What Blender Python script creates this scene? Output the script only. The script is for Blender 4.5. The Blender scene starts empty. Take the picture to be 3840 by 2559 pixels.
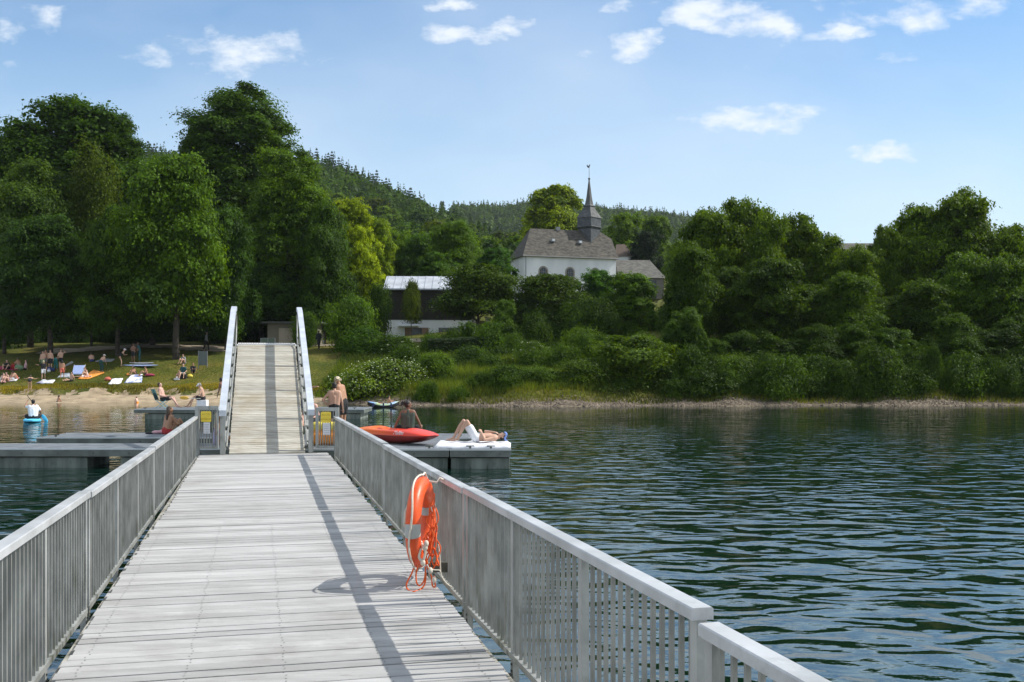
import bpy, bmesh, math, random
import numpy as np
from mathutils import Vector, Matrix, Quaternion

sc = bpy.context.scene
COL = sc.collection
R = math.radians

# ------------------------------------------------------------------ camera
F, CX, HY, EYE = 3900.0, 1920.0, 1385.0, 2.5
cam_d = bpy.data.cameras.new("camera")
cam = bpy.data.objects.new("camera", cam_d); COL.objects.link(cam)
cam.location = (0, 0, EYE); cam.rotation_euler = (R(90), 0, 0)
cam_d.sensor_width = 36; cam_d.lens = F / 3840 * 36
cam_d.shift_y = (HY - 1279.5) / 3840
cam_d.clip_start = 0.05; cam_d.clip_end = 6000
sc.camera = cam

# ------------------------------------------------------------------ light
SUN_AZ, SUN_EL = 10.0, 47.0          # azimuth from +X towards +Y
sd = Vector((math.cos(R(SUN_AZ)) * math.cos(R(SUN_EL)), math.sin(R(SUN_AZ)) * math.cos(R(SUN_EL)), math.sin(R(SUN_EL))))
sun_d = bpy.data.lights.new("sun", 'SUN'); sun_d.energy = 4.6; sun_d.angle = R(0.53); sun_d.color = (1, .95, .87)
sun = bpy.data.objects.new("sun", sun_d); COL.objects.link(sun)
sun.rotation_euler = (-sd).to_track_quat('-Z', 'Y').to_euler()
sc.view_settings.view_transform = 'Standard'; sc.view_settings.look = 'None'
sc.view_settings.exposure = 0.2; sc.view_settings.gamma = 1

world = bpy.data.worlds.new("World"); sc.world = world; world.use_nodes = True
def build_world():
    nt = world.node_tree; N = nt.nodes; L = nt.links; N.clear()
    def nd(t, **k):
        n = N.new(t)
        for a, b in k.items(): setattr(n, a, b)
        return n
    def mth(op, a, b=None, c=None, clamp=False):
        n = nd('ShaderNodeMath', operation=op, use_clamp=clamp)
        for i, v in enumerate((a, b, c)):
            if v is None: continue
            if isinstance(v, (int, float)): n.inputs[i].default_value = v
            else: L.new(v, n.inputs[i])
        return n.outputs[0]
    sky = nd('ShaderNodeTexSky', sky_type='NISHITA'); sky.sun_disc = False
    sky.sun_elevation = R(SUN_EL); sky.sun_rotation = R(90 - SUN_AZ)
    sky.air_density = 1.0; sky.dust_density = 0.6; sky.ozone_density = 2.2
    tc = nd('ShaderNodeTexCoord'); sep = nd('ShaderNodeSeparateXYZ'); L.new(tc.outputs['Generated'], sep.inputs[0])
    x, y, z = sep.outputs
    yy = mth('MAXIMUM', y, 0.08)
    px = mth('DIVIDE', x, yy); pz = mth('DIVIDE', z, yy)
    cmb = nd('ShaderNodeCombineXYZ'); L.new(px, cmb.inputs[0]); L.new(pz, cmb.inputs[1])
    mp = nd('ShaderNodeMapping'); mp.inputs['Scale'].default_value = (1, 1.9, 1); L.new(cmb.outputs[0], mp.inputs[0])
    n1 = nd('ShaderNodeTexNoise'); n1.inputs['Scale'].default_value = 20; n1.inputs['Detail'].default_value = 9; n1.inputs['Roughness'].default_value = .6
    L.new(mp.outputs[0], n1.inputs['Vector'])
    n2 = nd('ShaderNodeTexNoise'); n2.inputs['Scale'].default_value = 2.6; n2.inputs['Detail'].default_value = 5; L.new(mp.outputs[0], n2.inputs['Vector'])
    nw = nd('ShaderNodeTexNoise'); nw.inputs['Scale'].default_value = 15; nw.inputs['Detail'].default_value = 7; nw.inputs['Roughness'].default_value = .65; L.new(mp.outputs[0], nw.inputs['Vector'])
    sw = nd('ShaderNodeSeparateColor'); L.new(nw.outputs['Color'], sw.inputs[0])
    px0, pz0 = px, pz
    px = mth('ADD', px, mth('MULTIPLY', mth('SUBTRACT', sw.outputs[0], .5), .075)); pz = mth('ADD', pz, mth('MULTIPLY', mth('SUBTRACT', sw.outputs[1], .5), .040))
    # clouds: (x, y, half width, half height, density) measured as directions
    CL = [(1690,18,90,30,.75),(1750,130,200,42,.8),(1930,90,90,45,.75),(2300,20,70,50,.6),(2380,172,110,50,.9),(2230,205,60,22,.5),
          (2700,45,270,62,.95),(2880,105,170,55,.85),(2480,20,60,35,.7),(3130,130,120,34,.75),(3450,55,150,55,.75),(3670,30,110,45,.7),(3380,210,90,42,.5),
          (2810,455,240,62,.95),(2700,480,130,42,.7),(3320,570,120,46,.9),(900,190,270,68,.8),(540,205,130,48,.6),(160,82,95,58,.85),(20,115,75,42,.75),
          (2215,290,40,25,.4),(2200,350,40,22,.35),(2820,250,40,24,.5),(2650,195,60,30,.4),(1545,212,50,20,.3),(30,270,70,30,.3),(1240,210,60,40,.2),(3120,40,300,90,.35)]
    acc = None
    for (cx, cy, w, h, d) in CL:
        a = (cx - CX) / F; b = (HY - cy) / F
        u = mth('DIVIDE', mth('SUBTRACT', px, a), w / F * 1.45); v = mth('DIVIDE', mth('SUBTRACT', pz, b), h / F * 1.6)
        r2 = mth('ADD', mth('MULTIPLY', u, u), mth('MULTIPLY', v, v))
        m = mth('MULTIPLY', mth('SUBTRACT', 1.0, r2, clamp=True), d)
        acc = m if acc is None else mth('MAXIMUM', acc, m)
    base = mth('MULTIPLY', mth('GREATER_THAN', y, 0.1), acc)
    # above the view, an unseen cloud cover added to pale the water's reflections
    n3 = nd('ShaderNodeTexNoise'); n3.inputs['Scale'].default_value = 3.2; n3.inputs['Detail'].default_value = 6; L.new(tc.outputs['Generated'], n3.inputs['Vector'])
    hi = mth('MULTIPLY', mth('MULTIPLY', mth('SUBTRACT', pz, 0.375, clamp=True), 9.0, clamp=True), mth('MULTIPLY', mth('SUBTRACT', n3.outputs[0], .16, clamp=True), 4.5, clamp=True))
    base = mth('MAXIMUM', base, mth('MULTIPLY', hi, .95))
    cl = mth('ADD', mth('MULTIPLY', base, 1.05), mth('MULTIPLY', mth('SUBTRACT', n1.outputs[0], .5), 2.6))
    cl = mth('MULTIPLY', mth('SUBTRACT', cl, .26, clamp=True), .92, clamp=True)
    cl = mth('MULTIPLY', cl, mth('MULTIPLY', base, 5.0, clamp=True))
    cl = mth('MULTIPLY', mth('MULTIPLY', cl, cl), mth('SUBTRACT', 3.0, mth('MULTIPLY', cl, 2.0)))
    veil = mth('MULTIPLY', mth('SUBTRACT', n2.outputs[0], .36, clamp=True), 1.0)
    cl2 = mth('MAXIMUM', mth('SMOOTH_MIN', cl, .95, .15), veil)
    # a grade of the clear sky: deeper blue aloft, paler low down
    lowf = mth('SUBTRACT', .80, mth('MULTIPLY', pz0, 1.95), clamp=True)
    hs = nd('ShaderNodeHueSaturation'); hs.inputs['Saturation'].default_value = 1.22; hs.inputs['Value'].default_value = 1.0
    L.new(sky.outputs[0], hs.inputs['Color'])
    tint = nd('ShaderNodeMix', data_type='RGBA', blend_type='MULTIPLY'); tint.inputs[0].default_value = 1
    L.new(hs.outputs[0], tint.inputs[6]); tint.inputs[7].default_value = (0.92, 1.02, 1.03, 1)
    pale = nd('ShaderNodeMix', data_type='RGBA'); L.new(lowf, pale.inputs[0]); L.new(tint.outputs[2], pale.inputs[6]); pale.inputs[7].default_value = (5.0, 5.9, 6.7, 1)
    mix = nd('ShaderNodeMix', data_type='RGBA'); L.new(cl2, mix.inputs[0]); L.new(pale.outputs[2], mix.inputs[6])
    mix.inputs[7].default_value = (5.9, 6.3, 6.8, 1)
    bg = nd('ShaderNodeBackground'); bg.inputs[1].default_value = 0.14; L.new(mix.outputs[2], bg.inputs[0])
    out = nd('ShaderNodeOutputWorld'); L.new(bg.outputs[0], out.inputs[0])
build_world()

# ------------------------------------------------------------------ helpers
def S(sx, sy, Z):
    """a point at depth Z seen at (sx, sy) of the 3840 px wide photograph"""
    return Vector(((sx - CX) * Z / F, Z, EYE - (sy - HY) * Z / F))
def SX(sx, Z): return (sx - CX) * Z / F
def tag(o, label=None, cat=None, group=None, kind=None):
    if label: o['label'] = label
    if cat: o['category'] = cat
    if group: o['group'] = group
    if kind: o['kind'] = kind
    return o
def thing(name, label, cat, loc=(0, 0, 0), group=None, rotz=0):
    o = bpy.data.objects.new(name, None); COL.objects.link(o); o.location = loc; o.rotation_euler = (0, 0, rotz)
    o.empty_display_size = .2
    return tag(o, label, cat, group)
def root_loc(p):
    v = Vector((0, 0, 0))
    while p is not None: v += p.location; p = p.parent
    return v
_M = {}
def mat(name, col, rough=.6, var=.12, scale=6, bump=0, metal=0, col2=None, stretch=(1, 1, 1), spec=.5, island=0, bscale=None, detail=5, thr=None):
    if name in _M: return _M[name]
    m = bpy.data.materials.new(name); m.use_nodes = True; _M[name] = m
    nt = m.node_tree; N = nt.nodes; L = nt.links; b = N['Principled BSDF']
    b.inputs['Roughness'].default_value = rough; b.inputs['Metallic'].default_value = metal
    b.inputs['Specular IOR Level'].default_value = spec
    tc = N.new('ShaderNodeTexCoord'); mp = N.new('ShaderNodeMapping'); mp.inputs['Scale'].default_value = stretch
    geo = N.new('ShaderNodeNewGeometry')
    L.new(geo.outputs['Position'], mp.inputs[0])
    n = N.new('ShaderNodeTexNoise'); n.inputs['Scale'].default_value = scale; n.inputs['Detail'].default_value = detail; L.new(mp.outputs[0], n.inputs['Vector'])
    rp = N.new('ShaderNodeValToRGB')
    c = np.array(col); c2 = np.array(col2) if col2 is not None else c
    lo, hi = (thr if thr else (.32, .68))
    rp.color_ramp.elements[0].position = lo; rp.color_ramp.elements[1].position = hi
    rp.color_ramp.elements[0].color = (*(c * (1 - var)), 1); rp.color_ramp.elements[1].color = (*np.minimum(c2 * (1 + var), 1), 1)
    L.new(n.outputs[0], rp.inputs[0]); colout = rp.outputs[0]
    if island:
        mx = N.new('ShaderNodeMix'); mx.data_type = 'RGBA'; mx.blend_type = 'MULTIPLY'; mx.inputs[0].default_value = 1
        mr = N.new('ShaderNodeMapRange'); mr.inputs[3].default_value = 1 - island; mr.inputs[4].default_value = 1 + island * .6
        L.new(geo.outputs['Random Per Island'], mr.inputs[0]); L.new(colout, mx.inputs[6]); L.new(mr.outputs[0], mx.inputs[7]); colout = mx.outputs[2]
    L.new(colout, b.inputs['Base Color'])
    if bump:
        n2 = N.new('ShaderNodeTexNoise'); n2.inputs['Scale'].default_value = bscale or scale * 4; n2.inputs['Detail'].default_value = 6; L.new(mp.outputs[0], n2.inputs['Vector'])
        bp = N.new('ShaderNodeBump'); bp.inputs['Strength'].default_value = 1; bp.inputs['Distance'].default_value = bump
        L.new(n2.outputs[0], bp.inputs['Height']); L.new(bp.outputs[0], b.inputs['Normal'])
    return m
def foliage_mat(name, trans=.35):
    """leaf colour = the object's own colour, varied leaf clump by leaf clump"""
    m = bpy.data.materials.new(name); m.use_nodes = True; nt = m.node_tree; N = nt.nodes; L = nt.links; N.clear()
    oi = N.new('ShaderNodeObjectInfo'); at = N.new('ShaderNodeAttribute'); at.attribute_name = 'tone'
    rp = N.new('ShaderNodeValToRGB'); e = rp.color_ramp.elements
    e[0].position = 0; e[0].color = (.42, .50, .45, 1); e[1].position = 1; e[1].color = (2.15, 1.9, .85, 1)
    L.new(at.outputs['Fac'], rp.inputs[0])
    mx = N.new('ShaderNodeMix'); mx.data_type = 'RGBA'; mx.blend_type = 'MULTIPLY'; mx.inputs[0].default_value = 1
    L.new(oi.outputs['Color'], mx.inputs[6]); L.new(rp.outputs[0], mx.inputs[7])
    d = N.new('ShaderNodeBsdfPrincipled'); d.inputs['Roughness'].default_value = .55; d.inputs['Specular IOR Level'].default_value = .12
    L.new(mx.outputs[2], d.inputs['Base Color'])
    t = N.new('ShaderNodeBsdfTranslucent'); m2 = N.new('ShaderNodeMix'); m2.data_type = 'RGBA'; m2.blend_type = 'MULTIPLY'; m2.inputs[0].default_value = 1
    L.new(mx.outputs[2], m2.inputs[6]); m2.inputs[7].default_value = (1.7, 1.5, .35, 1); L.new(m2.outputs[2], t.inputs[0])
    ms = N.new('ShaderNodeMixShader'); ms.inputs[0].default_value = trans; L.new(d.outputs[0], ms.inputs[1]); L.new(t.outputs[0], ms.inputs[2])
    o = N.new('ShaderNodeOutputMaterial'); L.new(ms.outputs[0], o.inputs[0])
    return m

def add_stain(m, scale, col, amt, lo, hi, stretch=(1, 1, 1), detail=8):
    nt = m.node_tree; N = nt.nodes; L = nt.links; b = N['Principled BSDF']; lk = b.inputs['Base Color'].links[0]; src = lk.from_socket
    g = N.new('ShaderNodeNewGeometry'); mp = N.new('ShaderNodeMapping'); mp.inputs['Scale'].default_value = stretch; L.new(g.outputs['Position'], mp.inputs[0])
    n = N.new('ShaderNodeTexNoise'); n.inputs['Scale'].default_value = scale; n.inputs['Detail'].default_value = detail; n.inputs['Roughness'].default_value = .65; L.new(mp.outputs[0], n.inputs['Vector'])
    r = N.new('ShaderNodeMapRange'); r.inputs[1].default_value = lo; r.inputs[2].default_value = hi; r.inputs[4].default_value = amt; L.new(n.outputs[0], r.inputs[0])
    mx = N.new('ShaderNodeMix'); mx.data_type = 'RGBA'; L.new(r.outputs[0], mx.inputs[0]); L.new(src, mx.inputs[6]); mx.inputs[7].default_value = (*col, 1); L.new(mx.outputs[2], b.inputs['Base Color'])
class MB:
    def __init__(s, fn=None): s.v = []; s.f = []; s.fn = fn
    def add(s, vs, fs):
        n = len(s.v)
        s.v += [tuple(s.fn(*p)) if s.fn else tuple(p) for p in vs]; s.f += [tuple(i + n for i in f) for f in fs]; return s
    def box(s, a, b):
        (x0, y0, z0), (x1, y1, z1) = a, b
        return s.add([(x0,y0,z0),(x1,y0,z0),(x1,y1,z0),(x0,y1,z0),(x0,y0,z1),(x1,y0,z1),(x1,y1,z1),(x0,y1,z1)],
              [(0,3,2,1),(4,5,6,7),(0,1,5,4),(1,2,6,5),(2,3,7,6),(3,0,4,7)])
    def cbox(s, c, sz): return s.box([c[i]-sz[i]/2 for i in range(3)], [c[i]+sz[i]/2 for i in range(3)])
    def beam(s, a, b, w, h, up=(0, 0, 1)):
        a = Vector(a); b = Vector(b); d = (b - a).normalized(); r = d.cross(Vector(up))
        r = (r if r.length > 1e-5 else Vector((1, 0, 0))).normalized() * w / 2; u = r.cross(d).normalized() * h / 2
        return s.add([a-r-u, a+r-u, a+r+u, a-r+u, b-r-u, b+r-u, b+r+u, b-r+u], [(0,1,2,3),(7,6,5,4),(0,4,5,1),(1,5,6,2),(2,6,7,3),(3,7,4,0)])
    def tube(s, pts, rad, n=8, closed=False, cap=True):
        pts = [Vector(p) for p in pts]; m = len(pts)
        if isinstance(rad, (int, float)): rad = [rad] * m
        vs = []; ref = None
        for i, p in enumerate(pts):
            if closed: d = pts[(i+1) % m] - pts[i-1]
            else: d = pts[min(i+1, m-1)] - pts[max(i-1, 0)]
            d = d.normalized() if d.length > 1e-9 else Vector((0, 0, 1))
            if ref is None: ref = d.orthogonal().normalized()
            else:
                ref = ref - d * ref.dot(d); ref = ref.normalized() if ref.length > 1e-6 else d.orthogonal().normalized()
            q = d.cross(ref)
            for k in range(n):
                a = 2 * math.pi * k / n; vs.append(p + (ref * math.cos(a) + q * math.sin(a)) * rad[i])
        fs = [(i*n+k, i*n+(k+1) % n, (i+1)*n+(k+1) % n, (i+1)*n+k) for i in range(m-1) for k in range(n)]
        if closed: fs += [((m-1)*n+k, (m-1)*n+(k+1) % n, (k+1) % n, k) for k in range(n)]
        elif cap: fs += [tuple(range(n-1, -1, -1)), tuple((m-1)*n+k for k in range(n))]
        return s.add(vs, fs)
    def ell(s, c, r, nu=14, nv=9, rot=None):
        vs = []; fs = []; c = Vector(c)
        for j in range(nv + 1):
            t = math.pi * j / nv
            for i in range(nu):
                a = 2 * math.pi * i / nu; p = Vector((r[0]*math.sin(t)*math.cos(a), r[1]*math.sin(t)*math.sin(a), r[2]*math.cos(t)))
                if rot is not None: p = rot @ p
                vs.append(c + p)
        fs = [(j*nu+i, (j+1)*nu+i, (j+1)*nu+(i+1) % nu, j*nu+(i+1) % nu) for j in range(nv) for i in range(nu)]
        return s.add(vs, fs)
    def cap(s, a, b, ra, rb, n=10):
        a = Vector(a); b = Vector(b); d = (b - a); L = d.length
        if L < 1e-5: return s.ell(a, (ra,)*3)
        d /= L; pts = []; rad = []
        for k in (-90, -60, -30): pts.append(a + d * ra * math.sin(R(k))); rad.append(max(ra * math.cos(R(k)), 1e-4))
        for k in (0, 30, 60, 90): pts.append(b + d * rb * math.sin(R(k))); rad.append(max(rb * math.cos(R(k)), 1e-4))
        pts.insert(3, a); rad.insert(3, ra)
        return s.tube(pts, rad, n)
    def build(s, name, m, parent=None, smooth=False, kind=None, bevel=0):
        off = root_loc(parent)
        me = bpy.data.meshes.new(name); me.from_pydata([(x-off[0], y-off[1], z-off[2]) for x, y, z in s.v], [], s.f)
        if m: me.materials.append(m)
        if smooth: me.polygons.foreach_set('use_smooth', [True] * len(me.polygons))
        me.update()
        o = bpy.data.objects.new(name, me); COL.objects.link(o)
        if parent: o.parent = parent
        if kind: o['kind'] = kind
        if bevel:
            bv = o.modifiers.new('b', 'BEVEL'); bv.width = bevel; bv.segments = 2; bv.limit_method = 'ANGLE'
        return o
def single(mb, name, m, label, cat, smooth=False, group=None, loc=None, kind=None, bevel=0):
    """a thing that is one mesh, its origin at its base"""
    v = np.array(mb.v); c = Vector(loc) if loc else Vector(((v[:, 0].min()+v[:, 0].max())/2, (v[:, 1].min()+v[:, 1].max())/2, v[:, 2].min()))
    me = bpy.data.meshes.new(name); me.from_pydata([tuple(p) for p in v - np.array(c)], [], mb.f); me.materials.append(m)
    if smooth: me.polygons.foreach_set('use_smooth', [True] * len(me.polygons))
    me.update()
    o = bpy.data.objects.new(name, me); COL.objects.link(o); o.location = c
    if bevel:
        bv = o.modifiers.new('b', 'BEVEL'); bv.width = bevel; bv.segments = 2
    return tag(o, label, cat, group, kind)
def fast_mesh(name, verts, nper, m, tone=None):
    """verts (N*nper,3): N separate polygons of nper corners"""
    n = len(verts) // nper; me = bpy.data.meshes.new(name)
    me.vertices.add(len(verts)); me.vertices.foreach_set('co', np.asarray(verts, dtype=np.float32).ravel())
    me.loops.add(len(verts)); me.loops.foreach_set('vertex_index', np.arange(len(verts), dtype=np.int32))
    me.polygons.add(n); me.polygons.foreach_set('loop_start', np.arange(0, len(verts), nper, dtype=np.int32))
    me.polygons.foreach_set('loop_total', np.full(n, nper, dtype=np.int32))
    me.materials.append(m); me.update(calc_edges=True)
    if tone is not None:
        a = me.attributes.new('tone', 'FLOAT', 'POINT'); a.data.foreach_set('value', np.repeat(tone, nper).astype(np.float32))
    return me
def linkmesh(name, me, parent=None, loc=(0, 0, 0), scale=(1, 1, 1), rz=0, color=None):
    o = bpy.data.objects.new(name, me); COL.objects.link(o); o.parent = parent; o.location = loc; o.scale = scale; o.rotation_euler = (0, 0, rz)
    if color: o.color = (*color, 1)
    return o

# ------------------------------------------------------------------ terrain
def shore(x): return np.interp(x, [-900,-200,-38,-20,-14,-8,-2,15,36,200,900], [110,88,78,77.5,76,72.5,69.6,70.6,71.6,76,100])
DL = [-40,-3,0,3.6,4.3,10,15,22,35,60,120,400]; ZL = [-7,-.6,0,.45,.95,2.2,3.5,4.6,5.6,8,15,40]
DM = [-40,-3,0,1.6,2.6,12,25,40,60,100,200,400]; ZM = [-7,-.9,0,.36,1.0,2.3,4.1,6.3,9,13,19,40]
DR = [-40,-3,0,1.5,3.4,20,40,100,200,400]; ZR = [-7,-.9,0,.36,1.2,5,8,13,20,38]
def ridge1(x):
    X = [-2000,-320,-200,-174,-110,-87,-64,-41,-22,-6,17,51,2000]
    Z = [110,110,104,100,97,92,83,72,62,50,42,38,38]
    return np.interp(x, X, Z)
def ridge2(x):
    X = [-2000,-12,20,80,165,245,340,420,560,900,3000]
    Z = [150,160,165,160,150,136,106,84,72,66,60]
    return np.interp(x, X, Z)
_rw = random.Random(4); _W = [(_rw.uniform(.02,.5), _rw.uniform(.02,.5), _rw.uniform(0,6.3), _rw.uniform(.3,1)) for _ in range(14)]
def wob(x, y):
    s = 0
    for a, b, p, w in _W: s = s + w * np.sin(a*x + b*y + p) / (1 + 12*(a+b))
    return s
def H(x, y):
    x = np.asarray(x, float); y = np.asarray(y, float)
    d = y - shore(x) + .5*np.sin(x*.5) + .25*np.sin(x*1.7+1)
    zl = np.interp(d, DL, ZL); zm = np.interp(d, DM, ZM); zr = np.interp(d, DR, ZR)
    wl = np.clip((-8.5 - x) / 5, 0, 1); wr = np.clip((x - 4) / 10, 0, 1)
    z = zl*wl + zm*(1-wl)*(1-wr) + zr*wr*(1-wl)
    z = z + np.clip(d-4, 0, 1) * .12 * wob(x*2, y*2)
    t = np.clip((y - 190) / 360, 0, 1); t = t*t*(3-2*t)
    z1 = ridge1(x); zz = z*(1-t) + z1*t
    z0 = np.minimum(z, 20) ; zz = np.where(y > 190, z0*(1-t) + z1*t, z)
    t2 = np.clip((y - 600) / 500, 0, 1); t2 = t2*t2*(3-2*t2)
    back = np.where(y > 550, z1*(1 - np.clip((y-550)/260, 0, 1)*.55), zz)
    return back*(1-t2) + ridge2(x)*t2 + np.clip(d-60, 0, 1)*wob(x*.2, y*.2)*2
def Hs(x, y): return float(H(x, y))

def axis(parts):
    a = [];
    for lo, hi, st in parts: a += list(np.arange(lo, hi, st))
    return np.array(a + [parts[-1][1]])
def grid_obj(name, xs, ys, fz, m, dz=0, mask=None):
    X, Y = np.meshgrid(xs, ys); Z = fz(X, Y) + dz
    nx, ny = len(xs), len(ys); idx = np.arange(nx*ny).reshape(ny, nx)
    q = np.stack([idx[:-1, :-1], idx[:-1, 1:], idx[1:, 1:], idx[1:, :-1]], -1).reshape(-1, 4)
    if mask is not None:
        k = mask((X[:-1, :-1]+X[1:, 1:])/2, (Y[:-1, :-1]+Y[1:, 1:])/2).ravel(); q = q[k]
    used, inv = np.unique(q, return_inverse=True); q = inv.reshape(-1, 4)
    co = np.stack([X.ravel(), Y.ravel(), Z.ravel()], -1)[used]
    me = bpy.data.meshes.new(name); me.from_pydata(co.tolist(), [], q.tolist()); me.materials.append(m)
    me.polygons.foreach_set('use_smooth', [True]*len(me.polygons)); me.update()
    o = bpy.data.objects.new(name, me); COL.objects.link(o); o['kind'] = 'structure'; return o

def ground_mat():
    m = bpy.data.materials.new('grass_ground'); m.use_nodes = True; nt = m.node_tree; N = nt.nodes; L = nt.links; b = N['Principled BSDF']
    b.inputs['Roughness'].default_value = .95; b.inputs['Specular IOR Level'].default_value = .1
    g = N.new('ShaderNodeNewGeometry')
    def noise(s, d=6):
        n = N.new('ShaderNodeTexNoise'); n.inputs['Scale'].default_value = s; n.inputs['Detail'].default_value = d; L.new(g.outputs['Position'], n.inputs['Vector']); return n.outputs[0]
    r1 = N.new('ShaderNodeValToRGB'); e = r1.color_ramp.elements; e[0].position = .3; e[0].color = (.055, .075, .014, 1); e[1].position = .7; e[1].color = (.14, .125, .035, 1)
    x = e.new(.5); x.color = (.09, .10, .02, 1)
    L.new(noise(.35), r1.inputs[0])
    r2 = N.new('ShaderNodeValToRGB'); e = r2.color_ramp.elements; e[0].position = .35; e[0].color = (.6, .6, .6, 1); e[1].position = .65; e[1].color = (1.25, 1.2, 1.1, 1)
    L.new(noise(5, 8), r2.inputs[0])
    mx = N.new('ShaderNodeMix'); mx.data_type = 'RGBA'; mx.blend_type = 'MULTIPLY'; mx.inputs[0].default_value = 1; L.new(r1.outputs[0], mx.inputs[6]); L.new(r2.outputs[0], mx.inputs[7])
    # bare gravelly soil close to the water line
    sp = N.new('ShaderNodeSeparateXYZ'); L.new(g.outputs['Position'], sp.inputs[0])
    mr = N.new('ShaderNodeMapRange'); mr.inputs[1].default_value = .68; mr.inputs[2].default_value = .38; L.new(sp.outputs[2], mr.inputs[0])
    ad = N.new('ShaderNodeMath'); ad.operation = 'MULTIPLY_ADD'; ad.use_clamp = True; L.new(noise(1.2), ad.inputs[0]); ad.inputs[1].default_value = 2.2; ad.inputs[2].default_value = -1.1
    ml = N.new('ShaderNodeMath'); ml.operation = 'ADD'; ml.use_clamp = True; L.new(mr.outputs[0], ml.inputs[0]); L.new(ad.outputs[0], ml.inputs[1])
    m2 = N.new('ShaderNodeMath'); m2.operation = 'MULTIPLY'; L.new(ml.outputs[0], m2.inputs[0]); L.new(mr.outputs[0], m2.inputs[1])
    r3 = N.new('ShaderNodeValToRGB'); e = r3.color_ramp.elements; e[0].position = .3; e[0].color = (.08, .065, .045, 1); e[1].position = .75; e[1].color = (.24, .20, .15, 1); L.new(noise(3.5, 9), r3.inputs[0])
    m3 = N.new('ShaderNodeMix'); m3.data_type = 'RGBA'; L.new(m2.outputs[0], m3.inputs[0]); L.new(mx.outputs[2], m3.inputs[6]); L.new(r3.outputs[0], m3.inputs[7])
    L.new(m3.outputs[2], b.inputs['Base Color'])
    bp = N.new('ShaderNodeBump'); bp.inputs['Distance'].default_value = .12; L.new(noise(4, 8), bp.inputs['Height']); L.new(bp.outputs[0], b.inputs['Normal'])
    return m
GM = ground_mat()
xs = axis([(-1500,-300,60),(-300,-60,6),(-60,60,.75),(60,300,6),(300,1500,60)])
ys = axis([(40,66,4),(66,100,.45),(100,200,2),(200,700,10),(700,1600,30)])
grid_obj('ground', xs, ys, H, GM)
SAND = mat('beach_sand', (.27,.205,.13), .95, .18, 1.2, .03, col2=(.35,.275,.18), bscale=6)
def bmask(x, y):
    d = y - shore(x) + .5*np.sin(x*.5) + .25*np.sin(x*1.7+1)
    return (d > -3) & (d < 4.0 + .35*np.sin(x*1.3) + .3*np.sin(x*3.1+2)) & (x < -12)
grid_obj('beach', axis([(-70,-9,.3)]), axis([(70,92,.25)]), H, SAND, .035, bmask)
PATH = mat('path_earth', (.30,.25,.18), .95, .15, 1.5, .02, col2=(.38,.32,.24))
def pmask(x, y):
    c = 100.0 + (x+29)*.12 + 1.2*np.sin(x*.3); return (np.abs(y - c) < 1.7 + .25*np.sin(x*2)) & (x > -44) & (x < -17)
grid_obj('footpath', axis([(-46,-16,.3)]), axis([(90,112,.25)]), H, PATH, .05, pmask)
def pmask2(x, y):
    c = 108 + (x+5)*.10 + 1.5*np.sin(x*.2); return (np.abs(y - c) < 1.3) & (x > -11) & (x < 14)
grid_obj('path', axis([(-12,15,.3)]), axis([(100,118,.3)]), H, PATH, .06, pmask2)

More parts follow.
